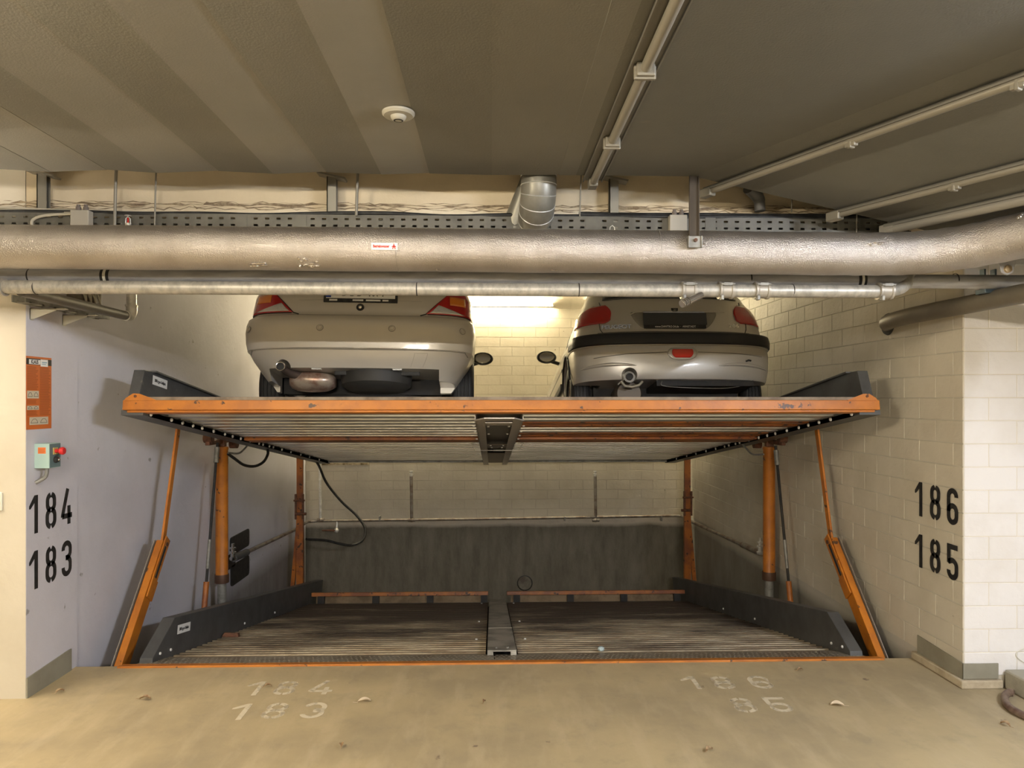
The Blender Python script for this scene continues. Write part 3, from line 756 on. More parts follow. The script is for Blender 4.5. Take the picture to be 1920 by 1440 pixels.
# ---------------- left car: saloon -------------------------------
def saloon():
    dk = lambda Y: 1.700-US*(Y-YE)
    Y0 = 5.22; Xc = -.995
    root = thing('car', 'champagne silver saloon with parking sensors, on the left of the raised platform', 'car',
                 (Xc, Y0, dk(Y0)+.02), (-math.atan(US), R(.4), R(2.2)))
    k_ = 1.042
    tab = [(.20, .66, .13, 4.1), (.26, .70, .10, 4.15), (.33, .745, .065, 4.2), (.40, .79, .035, 4.25), (.452, .815, .018, 4.28), (.462, .826, .0, 4.28), (.52, .838, -.008, 4.28), (.60, .845, -.010, 4.26), (.66, .842, -.002, 4.2),
           (.70, .832, .012, 4.15), (.722, .812, .035, 4.1), (.730, .800, .062, 4.08), (.745, .798, .070, 4.05), (.80, .796, .082, 3.95), (.90, .790, .110, 3.5), (.97, .77, .145, 3.1), (.995, .75, .20, 3.0), (1.01, .73, .60, 3.3), (1.06, .70, .72, 3.15),
           (1.20, .64, 1.0, 2.9), (1.36, .57, 1.25, 2.6), (1.40, .53, 1.35, 2.5), (1.42, .45, 1.5, 2.5)]
    tab = [(z, w*(k_ if z < .725 else (1.062 if z < 1.0 else 1.02)), a, b) for z, w, a, b in tab]
    B = Body(tab, .40, 4.6, None)
    zs = sorted(set([t[0] for t in tab]+[.23, .30, .36, .43, .49, .56, .63, .68, .77, .85, 1.10, 1.15, 1.25, 1.30]))
    arches = [(.86, .30, .345), (3.45, .30, .345)]
    body, cut = car_common(root, B, zs, SILV1, (-.665, .60, -.5, .62, 0, .325), arches, 1.0)
    cut.append(part('cutter', MB().box(-1.0, 1.0, -.51, .46, -.01, .245), SILV1, root))
    cut.append(part('cutter', MB().tube([(-.555, -.2, .325), (-.555, .5, .325)], .058, 24), SILV1, root))
    boolean(body, cut)
    # lamps
    for s in (-1, 1):
        inner = lambda z, s=s: s*(.585+(z-.745)*1.15)
        outer = lambda z, s=s: s*.9965
        l = patch(root, 'tail_lamp', B, .748, .97, outer if s < 0 else inner, inner if s < 0 else outer, REDL, .004)
        ri = lambda z, s=s: s*(.615+(z-.75)*1.15)
        ro = lambda z, s=s: s*(.93-max(0, z-.755)*3.4)
        patch(l, 'reversing_lens', B, .756, .822, ro if s < 0 else ri, ri if s < 0 else ro, CLRL, .0115, nz=8, npp=14, th=.004)
        a0 = lambda z, s=s: s*.80; a1 = lambda z, s=s: s*.935
        patch(l, 'indicator_lens', B, .830, .90, a1 if s < 0 else a0, a0 if s < 0 else a1, AMBL, .0115, nz=4, npp=10, th=.004)
        seam(root, 'lid_gap', B, [(s*.535, .733), (s*.585, .748), (s*.69, .84), (s*.80, .93), (s*.84, .965)], .0045, INK)
        seam(l, 'lamp_edge', B, [(s*.985, .747), (s*.9, .745), (s*.6, .745)], .004, INK, .004)
    seam(root, 'lid_gap', B, [(-.985, .728), (-.5, .728), (0, .728), (.5, .728), (.985, .728)], .005, INK, -.004)
    seam(root, 'lid_crease', B, [(-.55, .853), (-.3, .857), (0, .86), (.3, .857), (.55, .853)], .0015, pm('crease', (.40, .37, .32), .4), .0)
    seam(root, 'bumper_crease', B, [(-.97, .435), (-.93, .458), (-.5, .462), (0, .464), (.5, .462), (.93, .458), (.97, .435)], .0035, pm('crease_light', (.66, .62, .56), .25, .6), .002)
    # parking sensors
    for p in (-.93, -.315, .285, .88):
        c = B.at(p, .612, .0015); n = (B.at(p, .612, .02)-B.at(p, .612, 0)).normalized()
        M = Matrix.Translation(c) @ n.to_track_quat('Z', 'Y').to_matrix().to_4x4()
        se = part('parking_sensor', MB().lathe([(.023, 0), (.023, .004), (.018, .005), (.017, -.002), (.012, -.002), (.0115, .005), (0, .0055)], 20, M), SILV1, root, smooth=30)
        part('sensor_ring', MB().lathe([(.024, -.001), (.026, .0014), (.023, .0018)], 20, M), pm('ring_dark', (.12, .11, .10), .5), se)
    # lock, plate
    c = B.at(0, .795, .002)
    lk = part('boot_lock', MB().lathe([(0, .006), (.012, .006), (.013, .002), (.022, .004), (.027, .008), (.030, 0)], 24, Matrix.Translation(c) @ Matrix.Rotation(PI/2, 4, 'X')), BLACKP, root, smooth=30)
    part('lock_barrel', MB().lathe([(0, .009), (.011, .008), (.012, .004)], 16, Matrix.Translation(c) @ Matrix.Rotation(PI/2, 4, 'X')), CHROME, lk)
    pc = Vector((0.0, B.at(0, .90)[1]-.012, .917)); PM = Matrix.Translation(pc) @ Matrix.Rotation(R(-6), 4, 'X')
    h = part('plate_holder', MB().box(-.278, .278, -.004, .010, -.082, .062, PM), BLACKP, root, bevel=.003)
    part('license_plate', MB().box(-.26, .26, -.008, -.003, -.050, .055, PM), PAPER, h, bevel=.002)
    part('plate_band', MB().box(-.26, -.222, -.0095, -.007, -.045, .055, PM), BLUE, h)
    text('plate_lettering', 'B DD 4071', .115, INK, PM @ Matrix.Translation((.02, -.0082, .004)), h, sx=.62, bold=.002)
    ms = MB()
    for a, b in ((-.235, -.175), (-.06, .02), (.04, .15), (.165, .21)): ms.box(a, b, -.0055, -.0038, -.071, -.058, PM)
    part('holder_print', ms, PAPER, h)
    # tow cover
    tw = [(.50, .335), (.50, .435), (.615, .435), (.615, .335)]
    seam(root, 'tow_cover', B, tw, .0012, pm('crease', (.40, .37, .32), .4), .001, 6)
    # exhaust
    ex = part('exhaust_pipe', MB().tube(bez([(-.553, -.0, .318), (-.553, .09, .318), (-.52, .18, .30), (-.40, .30, .28)], 5), .031, 20, caps=False), pm('exhaust_tip', (.16, .12, .10), .4, .6), root, smooth=50)
    part('pipe_bore', MB().tube([(-.553, .0+.002, .318), (-.553, .04, .318)], .028, 20), INK, ex)
    part('tip_rim', MB().tube([(-.553+.031*math.cos(q*PI/12), -.004, .318+.031*math.sin(q*PI/12)) for q in range(25)], .0035, 8), CHROME, ex, smooth=40)
    mf = MB().ball((-.385, .33, .262), (.20, .15, .085), 28, 14)
    mf.v = [(max(-.55, min(-.21, x)), y, max(.19, min(.322, z))) for x, y, z in mf.v]
    part('muffler', mf, MUFF, root, smooth=60)
    # underside
    ub = part('underbody', MB().box(-.60, .60, .62, 3.6, .215, .345).box(-.66, .60, .55, .64, .20, .60), DARKM, root)
    part('spare_wheel_well', MB().lathe([(0, .20), (.22, .205), (.27, .24), (.28, .34), (0, .34)], 28, Matrix.Translation((.10, .38, 0))), pm('well_dark', (.05, .048, .045), .6), root, smooth=40)
    part('heat_shield', MB().box(-.20, .45, .20, .22, .295, .335), pm('well_dark', (.05, .048, .045), .6), root, bevel=.01)
    part('rear_axle', MB().tube(bez([(-.68, .85, .25), (-.35, .62, .19), (0, .58, .185), (.35, .62, .19), (.68, .85, .25)], 6), .035, 12), DARKM, root, smooth=50)
    for s in (-1, 1):
        part('coil_spring', MB().tube([(s*.46+.045*math.cos(a*.6), .66+.045*math.sin(a*.6), .18+a*.003) for a in range(60)], .008, 6), DARKM, root, smooth=60)
        part('bumper_bracket', MB().box(s*.30-.05, s*.30+.02, .10, .14, .318, .334), GALV, root)
    for y in (.86, 3.45):
        for s in (-1, 1): wheel(root, s*.775, y, s, r=.305, dz=-.02)
    mirror(root, 1.00, 2.72, .96, 1)
    mirror(root, -.955, 2.72, .98, -1)
    patch(root, 'rear_window', B, 1.04, 1.33, lambda z: -.86, lambda z: .86, GLASS, .004)
    side_glass(root, B, 1.35, 2.7, 1.03, 1.30, .25, .35)
    part('door_handle', MB().tube([(.80, 1.25, .84), (.825, 1.28, .845), (.825, 1.40, .845), (.80, 1.43, .84)], .013, 10), SILV1, root, smooth=50)
    part('rub_strip', MB().box(.843, .856, 1.2, 3.1, .48, .54), BLACKP, root, bevel=.004)
    return root
saloon()

# ---------------- right car: hatchback ---------------------------
def hatch():
    dk = lambda Y: 1.700-US*(Y-YE)
    Y0 = 5.80; Xc = 1.548; UPZ = .045
    root = thing('car', 'silver hatchback with black bumper strip, on the right of the raised platform', 'car',
                 (Xc, Y0, dk(Y0)+UPZ), (-math.atan(US), 0, R(-.6)))
    tab = [(.22, .78, .06, 3.75), (.30, .800, .035, 3.8), (.33, .812, .02, 3.82), (.42, .826, .0, 3.84), (.50, .832, -.004, 3.84), (.57, .832, -.002, 3.82), (.597, .830, .004, 3.8), (.600, .836, -.010, 3.8),
           (.66, .840, -.012, 3.75), (.705, .832, -.004, 3.7), (.716, .815, .012, 3.68), (.722, .800, .034, 3.66), (.74, .795, .046, 3.6), (.80, .785, .058, 3.4), (.88, .768, .075, 3.15), (.95, .745, .10, 2.95), (1.02, .715, .135, 2.8), (1.05, .70, .155, 2.75),
           (1.10, .685, .185, 2.65), (1.25, .62, .31, 2.35), (1.36, .57, .42, 2.1), (1.40, .54, .52, 2.0), (1.425, .46, .70, 1.85)]
    tab = [(z, w*1.040, a, b) for z, w, a, b in tab]
    B = Body(tab, .40, 3.1, None)
    zs = sorted(set([t[0] for t in tab]+[.26, .37, .46, .53, .63, .68, .76, .84, .91, .98, 1.15, 1.2, 1.3]))
    arches = [(.70, .30, .34), (3.12, .30, .34)]
    body, cut = car_common(root, B, zs, SILV2, (-.72, .76, -.3, .62, 0, .315), arches, 1.0)
    cut.append(part('cutter', MB().box(-1.0, 1.0, -.31, .415, -.01, .3152), SILV2, root))
    cut.append(part('cutter', MB().tube([(-.402, -.2, .345), (-.402, .3, .345)], .066, 28), SILV2, root))
    boolean(body, cut)
    patch(root, 'bumper_strip', B, .606, .704, lambda z: -.999, lambda z: .999, STRIP, .006, nz=6, npp=60, th=.012)
    # side returns of the strip
    # lamps
    for s in (-1, 1):
        zb, zt = .812, .985
        def inner(z, s=s):
            k = (z-zb)/(zt-zb); return s*(.665+.03*(1-k)*0+.09*max(0, k-.45)**2*3.0+(.05*max(0, .12-k)/.12))
        def outer(z, s=s):
            k = (z-zb)/(zt-zb); return s*(.9985-max(0, k-.55)**2*.62)
        patch(root, 'tail_lamp', B, zb, zt, outer if s < 0 else inner, inner if s < 0 else outer, REDL, .005, th=.014)
        seam(root, 'hatch_gap', B, [(s*.73, .722), (s*.76, .76), (s*.775, .815)], .0035, INK)
        seam(root, 'hatch_gap', B, [(s*.80, .985), (s*.83, 1.03)], .0035, INK)
    seam(root, 'hatch_gap', B, [(-.78, .7235), (-.4, .7235), (0, .7235), (.4, .7235), (.78, .7235)], .0045, INK, -.002)
    # rear window
    patch(root, 'rear_window', B, 1.045, 1.34, lambda z: -.80, lambda z: .80, GLASS, .004, label='dark rear window')
    # plate recess
    def rec(z, s):
        k = (z-.745)/(.905-.745); return s*(.27+.19*math.sqrt(max(0, min(1, k*1.15))))
    patch(root, 'plate_recess', B, .748, .905, lambda z: rec(z, -1), lambda z: rec(z, 1), pm('recess_silver', (.30, .285, .25), .45, .4), .0016, th=.002)
    seam(root, 'recess_edge', B, [(-.48, .875), (-.42, .905), (-.2, .912), (.2, .912), (.42, .908), (.56, .912)], .005, SILV2, .003)
    pc = Vector((.0, B.at(.1, .82)[1]-.016, .822)); PM = Matrix.Translation(pc) @ Matrix.Rotation(R(-7), 4, 'X')
    h = part('plate_holder', MB().box(-.265, .262, -.004, .012, -.070, .062, PM), BLACKP, root, bevel=.003)
    part('license_plate', MB().box(-.268, .270, -.008, -.003, -.040, .066, PM), pm('blank_plate', (.045, .047, .05), .5), h, bevel=.002, label='blank dark grey plate')
    text('holder_lettering', 'www.DANTRO-24.de  \u00b7  ARNSTADT', .026, PAPER, PM @ Matrix.Translation((.0, -.0048, -.056)), h, sx=.85)
    part('plate_lamp_trim', MB().box(-.27, .26, .0, .02, .072, .082, PM), CHROME, root, bevel=.003)
    # badges
    em = B.at(0.015, .922, .003); EM = Matrix.Translation(em) @ Matrix.Rotation(R(-20), 4, 'X')
    bd = part('badge', MB().prism([(-.030, .022), (.030, .022), (.026, -.010), (.012, -.024), (-.012, -.024), (-.026, -.010)], 'xz', -.004, .004, EM), BLACKP, root, bevel=.002)
    lion = MB()
    for q in ([(-.006, -.018), (-.003, -.004), (.0, .008), (.004, .016)], [(-.002, .004), (-.012, .012), (-.016, .006)], [(-.001, -.002), (.010, .004), (.016, .012)], [(-.003, -.006), (.008, -.010), (.014, -.018)], [(-.004, -.010), (-.014, -.006), (-.018, -.012)]):
        lion.ribbon(q, .0045, False, EM @ Matrix.Translation((0, -.0042, 0)), th=.001)
    part('lion_emblem', lion, CHROME, bd)
    lm = Matrix.Translation(B.at(-.60, .768, .012)) @ Matrix.Rotation(R(-8), 4, 'Z') @ Matrix.Rotation(R(-8), 4, 'X')
    text('maker_lettering', 'PEUGEOT', .050, CHROME, lm, root, sx=1.15, ext=.002, bold=.0006)
    lm = Matrix.Translation(B.at(.62, .782, .008)) @ Matrix.Rotation(R(11), 4, 'Z') @ Matrix.Rotation(R(-8), 4, 'X')
    text('model_lettering', '206', .050, CHROME, lm, root, sx=1.3, ext=.002, bold=.0006)
    # bumper fog lamp and details
    def fl_(z, s): 
        k = (z-.479)/(.567-.479); return s*.122*math.sqrt(max(.03, 1-abs((k-.62)/.66)**2.6))+.045
    patch(root, 'bumper_trim', B, .469, .572, lambda z: fl_(z+.005, -1)-.02, lambda z: fl_(z+.005, 1)+.02, SILV2, .006, nz=8, npp=10, th=.012)
    patch(root, 'fog_lamp', B, .490, .560, lambda z: fl_(z, -1)+.02, lambda z: fl_(z, 1)-.02, REDB, .013, nz=8, npp=10, th=.010)
    seam(root, 'bumper_line', B, [(-.80, .500), (-.5, .525), (-.10, .540)], .003, pm('crease_dark', (.20, .19, .17), .5), .0)
    seam(root, 'bumper_line', B, [(.20, .540), (.5, .535), (.86, .520)], .003, pm('crease_dark', (.20, .19, .17), .5), .0)
    for s in (-1, 1):
        # bulge at the foot of the bumper
        mb = MB()
        pts = [B.at(s*p, .405+.035*(1-((p-.62)/.36)**2), .0) for p in np.linspace(.40, .93, 12)]
        mb.tube(pts, [.003]+[.010+.006*math.sin(PI*k/9) for k in range(10)]+[.003], 10)
        part('bumper_swage', mb, SILV2, root, smooth=60)
    hk = B.at(.70, .47, .004)
    part('tow_eye', MB().tube([hk+Vector((-.02, .0, .0)), hk+Vector((.0, -.012, .008)), hk+Vector((.022, 0, .006))], .007, 10), BLACKP, root, smooth=50)
    # exhaust
    ex = part('exhaust_pipe', MB().tube(bez([(-.402, .02, .335), (-.402, .10, .335), (-.40, .2, .30)], 5), .030, 20, caps=False), pm('exhaust_tip2', (.22, .18, .15), .45, .7), root, smooth=50)
    part('pipe_bore', MB().tube([(-.402, .025, .335), (-.402, .06, .335)], .026, 20), INK, ex)
    part('pipe_collar', MB().lathe([(.030, 0), (.046, .004), (.048, .02), (.030, .02)], 24, Matrix.Translation((-.402, .055, .335)) @ Matrix.Rotation(PI/2, 4, 'X')), GALVD, ex, smooth=40)
    part('muffler', MB().lathe([(0, 0), (.10, .0), (.115, .02), (.115, .26), (.10, .28), (0, .28)], 28, Matrix.Translation((-.385, .16, .215)) @ Matrix.Rotation(-PI/2, 4, 'X')), pm('muffler_dark', (.13, .11, .09), .5, .6), root, smooth=40)
    part('heat_shield', MB().tube([(-.47, .05, .30), (-.44, .05, .262), (-.38, .05, .252), (-.32, .05, .268), (-.29, .05, .30)], .012, 8), pm('shield_pale', (.40, .37, .30), .5, .4), root, smooth=50)
    part('underbody', MB().box(-.66, .68, .60, 3.3, .20, .34).box(-.64, .66, .52, .63, .16, .60).box(-.16, .66, .10, .55, .27, .33), DARKM, root)
    part('rear_axle', MB().tube([(-.66, .70, .25), (.66, .70, .25)], .045, 12), DARKM, root, smooth=50)
    part('brake_line', MB().tube(bez([(-.12, .08, .31), (-.11, .09, .27), (.1, .1, .255), (.4, .1, .25), (.55, .12, .27)], 6), .003, 6), GALVD, root, smooth=60)
    for y in (.70, 3.12):
        for s in (-1, 1): wheel(root, s*.765, y, s, r=.300, wd=.175, dz=-UPZ)
    mirror(root, -.93, 2.40, 1.00, -1); mirror(root, .93, 2.40, 1.00, 1)
    side_glass(root, B, .70, 2.3, 1.05, 1.32, .25, .30)
    arch = [(-.868, .70+.345*math.cos(a), .30+.345*math.sin(a)) for a in np.linspace(R(12), R(168), 20)]
    part('arch_lip', MB().tube(arch, .010, 8), BLACKP, root, smooth=50)
    part('rub_strip', MB().box(-.884, -.868, 1.12, 2.80, .40, .46), BLACKP, root, bevel=.004)
    part('door_gap', MB().tube([(-.845, 1.12, .30), (-.868, 1.10, .60), (-.795, 1.15, .90), (-.735, 1.25, 1.04)], .004, 6), INK, root)
    return root
hatch()

# ================================================================== PIPES UNDER THE CEILING
def xat(u, Y): return at(u, 500, Y).x
YM = 3.60
zm = at(960, 470, YM).z
mp = thing('lagged_pipe', 'thick foil-lagged pipe running across the whole opening and bending towards the viewer at right', 'pipe')
path = [(-4.2, YM, zm+.006), (-2.0, YM, zm+.004), (0, YM, zm), (1.6, YM, zm-.006), (1.95, YM-.005, zm-.008), (2.17, YM-.035, zm-.006), (2.36, YM-.14, zm+.004), (2.52, YM-.32, zm+.022), (2.72, YM-.62, zm+.032), (2.95, YM-1.0, zm+.015), (3.3, YM-1.6, zm-.03)]
rr = []
P = bez(path, 14)
rnd = random.Random(2)
part('lagging', MB().tube(P, [.1085+.0012*math.sin(i*.9) for i in range(len(P))], 48), FOIL, mp, smooth=70)
for u in (215, 742, 1240):
    x = xat(u, YM-.1); part('lagging_seam', MB().lathe([(.1083, -.002), (.1098, -.001), (.1098, .001), (.1083, .002)], 48, Matrix.Translation((x, YM, zm+(.004 if x < -1 else 0))) @ Matrix.Rotation(PI/2, 4, 'Y')), pm('seam_foil', (.45, .42, .38), .45, .7), mp)
def dent(u, v, sx, sz, r=.1095):
    p = at(u, v, YM-.1); dz = max(-r*.97, min(r*.97, p.z-zm)); y = YM-math.sqrt(r*r-dz*dz)
    mb = MB(); k = random.Random(u)
    for i in range(7):
        a = k.uniform(-1, 1)*sx; b = k.uniform(-.6, .6)*sz; 
        q = max(-r*.97, min(r*.97, dz+b)); yy = YM-math.sqrt(r*r-q*q)
        mb.ball((p.x+a, yy+.001, zm+q), (sx*k.uniform(.3, .6), .006, sz*k.uniform(.15, .35)), 10, 6)
    part('crumpled_foil', mb, FOILC, mp, smooth=70)
for d in ((488, 493, .05, .012), (580, 493, .03, .02), (1640, 458, .045, .014), (1308, 458, .04, .014), (1760, 462, .035, .045), (1270, 506, .02, .006), (1040, 507, .02, .005), (820, 503, .015, .006), (565, 490, .02, .03)): dent(*d)
part('crumpled_foil', MB().ball((2.47, 3.235, zm+.045), (.035, .02, .07), 14, 8, ), FOILC, mp, smooth=70)
# pipe sticker
sp = at(721, 462, YM-.108)
stM = Matrix.Translation((sp.x, YM-.1105, sp.z)) @ Matrix.Rotation(R(4), 4, 'X')
st = part('sticker', MB().box(-.064, .064, 0, .0012, -.017, .017, stM), PAPER, mp, label='white sticker with red lettering and arrow figure')
text('lettering', 'Betriebswasser', .019, INKR, stM @ Matrix.Translation((-.016, -.0006, .0)), st, sx=.68, bold=.0006)
ar = MB()
for q in ([(.046, .013), (.046, .002)], [(.046, .004), (.036, -.003)], [(.046, .004), (.056, -.003)], [(.046, .002), (.039, -.013)], [(.046, .002), (.053, -.013)]): ar.ribbon(q, .0042, False, stM @ Matrix.Translation((0, -.0006, 0)))
part('arrow_figure', ar, INKR, st)

Y2 = 3.80; z2 = at(960, 521, Y2).z
p2 = thing('drain_pipe', 'dull grey pipe running just under the lagged pipe', 'pipe')
part('pipe', MB().tube([(-4.2, Y2, z2), (3.15, Y2, z2-.01)], .038, 32), PIPEG, p2, smooth=60)
for u in (1612, 202):
    x = xat(u, Y2)
    part('rubber_ring', MB().lathe([(.039, -.022), (.045, -.020), (.045, -.008), (.039, -.006)], 32, Matrix.Translation((x, Y2, z2-.004)) @ Matrix.Rotation(PI/2, 4, 'Y')), BLACK, p2, smooth=30)
    part('rubber_ring', MB().lathe([(.039, .008), (.045, .010), (.045, .020), (.039, .022)], 32, Matrix.Translation((x, Y2, z2-.004)) @ Matrix.Rotation(PI/2, 4, 'Y')), BLACK, p2, smooth=30)
    part('pipe_sleeve', MB().lathe([(.0385, -.008), (.043, -.007), (.043, .007), (.0385, .008)], 32, Matrix.Translation((x, Y2, z2-.004)) @ Matrix.Rotation(PI/2, 4, 'Y')), WHITEP, p2, smooth=30)
for u in (58, 1405, 1790):
    x = xat(u, Y2); part('pipe_joint', MB().lathe([(.038, -.004), (.0395, 0), (.038, .004)], 32, Matrix.Translation((x, Y2, z2-.003)) @ Matrix.Rotation(PI/2, 4, 'Y')), DARKM, p2)
Y3 = 3.74; z3 = at(960, 543, Y3).z
p3 = thing('sprinkler_pipe', 'galvanised sprinkler pipe with clamps, lowest of the pipes across the opening', 'pipe')
xe = xat(1655, Y3)
part('pipe', MB().tube([(-4.2, Y3, z3+.004), (xe, Y3, z3-.002)], .0345, 32), PIPEGV, p3, smooth=60)
part('elbow', MB().tube(bez([(xe, Y3, z3), (xe+.06, Y3+.01, z3+.004), (xe+.13, Y3+.03, z3+.03), (xe+.18, Y3+.06, z3+.10), (xe+.18, Y3+.08, z3+.25)], 5), .031, 20), PIPEGV, p3, smooth=60)
def clamp(x, wide=.075):
    M = Matrix.Translation((x, Y3, z3)) @ Matrix.Rotation(PI/2, 4, 'Y')
    h = wide/2
    c = part('pipe_clamp', MB().lathe([(.035, -h), (.046, -h), (.046, -h+.012), (.041, -h+.016), (.041, h-.016), (.046, h-.012), (.046, h), (.035, h)], 28, M), pm('clamp_grey', (.42, .39, .34), .45, .4), p3, smooth=30)
    part('clamp_bolt', MB().tube([(x-h*1.0, Y3-.045, z3+.028), (x+h*1.0, Y3-.045, z3+.028)], .006, 10).box(x-h*.6, x+h*.6, Y3-.050, Y3-.03, z3+.020, z3+.036), GALVD, c, bevel=.002)
    part('clamp_tongue', MB().box(x-h*1.0, x-h*.6, Y3-.05, Y3-.02, z3-.055, z3-.03), GALVD, c, bevel=.003)
for u in (1290, 1360, 1427, 1658, -4): clamp(xat(u, Y3))
for u in (68, 782, 1085, 1485): 
    x = xat(u, Y3); part('pipe_joint', MB().lathe([(.0345, -.003), (.036, 0), (.0345, .003)], 32, Matrix.Translation((x, Y3, z3)) @ Matrix.Rotation(PI/2, 4, 'Y')), DARKM, p3)
a = at(1314, 553, Y3-.02); b_ = at(1291, 564, Y3-.07)
part('nozzle_branch', MB().tube([a, b_], .020, 18), CHROMED, p3, smooth=60)
nz = MB(); d = (b_-a)
for k in range(4): nz.tube([b_+d*(.02+.14*k), b_+d*(.10+.14*k)], .023-.002*(k % 2), 14)
nz.tube([b_, b_+d*.55], .016, 12)
part('nozzle', nz, CHROMED, p3, smooth=40)

# cable tray ---------------------------------------------------------------
YT = 4.03; zt0 = at(960, 433, YT).z; zt1 = at(960, 405, YT).z
tray = thing('cable_tray', 'perforated zinc cable tray behind the lagged pipe, laden with dark cables', 'cable tray')
pit = .0635; H_ = zt1-zt0; x = -3.6; sd = MB(); x1 = 2.42
rows = [(0, .20), (.34, .64), (.78, 1.0)]
for a, b in rows: sd.box(-3.6, x1, YT, YT+.0015, zt0+H_*a, zt0+H_*b)
while x < x1:
    for a, b in ((.20, .34), (.64, .78)): sd.box(x, x+pit-.024, YT, YT+.0015, zt0+H_*a, zt0+H_*b)
    x += pit
TRAYM = pm('tray_zinc', (.135, .130, .112), .5, .3, col2=(.10, .096, .082), scale=8)
part('tray_side', sd, TRAYM, tray)
part('tray_floor', MB().box(-3.6, x1, YT, YT+.07, zt0-.004, zt0).box(-3.6, x1, YT+.068, YT+.07, zt0, zt1-.01), GALVD, tray)
for u in (453, 565, 1108, 1332): 
    x = xat(u, YT); part('tray_splice', MB().box(x-.03, x+.03, YT-.003, YT, zt0+.002, zt1-.002), TRAYM, tray)
rnd = random.Random(11)
def cable(pts, r, m, label, grp=None, n=8):
    o = part('cable', MB().tube(bez(pts, n), r, 8), m, None, smooth=60); return tag(o, label, 'cable', grp)
def wav(x0, x1, y, z, amp, step=.35, seed=1):
    k = random.Random(seed); out = []; x = x0
    while x < x1: out.append((x, y+k.uniform(-.006, .006), z+k.uniform(-amp, amp))); x += step
    out.append((x1, y, z)); return out
cable(wav(-3.4, 2.3, YT+.012, zt1+.006, .007, seed=1), .012, BLACKP, 'thick black cable lying along the top of the tray')
cable(wav(.5, 2.35, YT+.025, zt1+.014, .004, seed=2), .019, BLACKP, 'black cable bundle on the right half of the tray')
cable(wav(-.2, 1.1, YT+.05, zt1+.010, .014, seed=3), .005, pm('cable_grey', (.25, .24, .22), .5), 'thin grey cable looping above the tray beside the spiral duct')
for k, sd_ in enumerate((4, 5, 6)):
    cable([(-3.6, YT+.015+.015*k, zt1+.03-.004*k), (-3.0, YT+.015+.015*k, zt1+.035-.01*k), (-2.4, YT+.01, zt1+.018-.006*k), (-1.9, YT+.01, zt1+.006), (-1.2, YT+.02, zt1-.004)], .006, pm('cable_pale', (.42, .39, .32), .5), ['uppermost pale cable sagging onto the left end of the tray', 'middle pale cable sagging onto the left end of the tray', 'lowest pale cable sagging onto the left end of the tray'][k], 'pale cables at the left end of the tray')
p = at(60, 425, YT-.02); cable([p, at(62, 412, YT-.02), at(85, 404, YT-.02), at(140, 400, YT-.02)], .008, pm('cable_pale', (.42, .39, .32), .5), 'pale grey cable curling out of the tray at left')
# junction boxes
def jbox(u0, u1, v0, v1, Y, label):
    a, b = at(u0, v0, Y), at(u1, v1, Y)
    t = thing('junction_box', label, 'junction box', (0, 0, 0))
    part('box', MB().box(a.x, b.x, Y, Y+.05, b.z, a.z), pm('jbox', (.40, .37, .31), .5), t, bevel=.005)
    for k in (.32, .72):
        x = a.x+(b.x-a.x)*k
        part('cable_gland', MB().lathe([(0, 0), (.014, 0), (.014, .02), (.010, .024), (.010, .034), (0, .036)], 12, Matrix.Translation((x, Y+.025, a.z))), pm('gland', (.16, .13, .11), .5), t, smooth=40)
jbox(131, 166, 393, 428, YT-.06, 'small grey junction box on the cable tray at left')
jbox(1256, 1289, 402, 436, YT-.06, 'small grey junction box on the cable tray beside the hanging strap')
# ceiling brackets
def tee(u, vb, label, flip=1):
    Y = YT+.03; x = xat(u, Y); zb = at(u, vb, Y).z; zt_ = 2.965
    t = thing('ceiling_bracket', label, 'bracket', (0, 0, 0))
    part('post', MB().box(x-.033, x-.027, Y-.02, Y+.02, zb, zt_).box(x-.033, x+.02, Y+.014, Y+.02, zb, zt_).box(x-.033, x+.02, Y-.02, Y-.014, zb, zt_), pm('bracket_zinc', (.26, .245, .21), .45, .5), t)
    part('head_plate', MB().prism([(x-.085, zt_+.012), (x-.075, zt_+.02), (x+.075*1.0, zt_-.012), (x+.07, zt_-.022)], 'xz', Y-.045, Y+.03), pm('bracket_zinc', (.26, .245, .21), .45, .5), t)
tee(84, 392, 'zinc ceiling bracket above the tray near the left junction box')
tee(625, 406, 'zinc ceiling bracket above the middle left of the tray')
tee(1152, 430, 'zinc ceiling bracket right of the spiral duct')
def rod(u, v1, r, label, m=None):
    Y = YT-.03; p = at(u, v1, Y)
    return tag(part('hanger_rod', MB().tube(bez([(p.x+.012, Y, 3.02), (p.x+.006, Y, 2.92), (p.x, Y, p.z)], 4), r, 8), m or pm('rod_zinc', (.27, .25, .21), .5, .4), smooth=60), label, 'rod')
rod(215, 430, .0085, 'thick bent hanger rod near the left junction box'); rod(290, 428, .005, 'thin straight hanger rod at left')
rod(668, 404, .008, 'bent hanger rod next to the middle bracket'); rod(1087, 406, .004, 'thin hanger rod under the end of the cable duct')
rod(1484, 398, .004, 'short thin hanger rod at the right of the tray'); rod(1606, 440, .004, 'thin pale hanger rod at the right end of the tray')
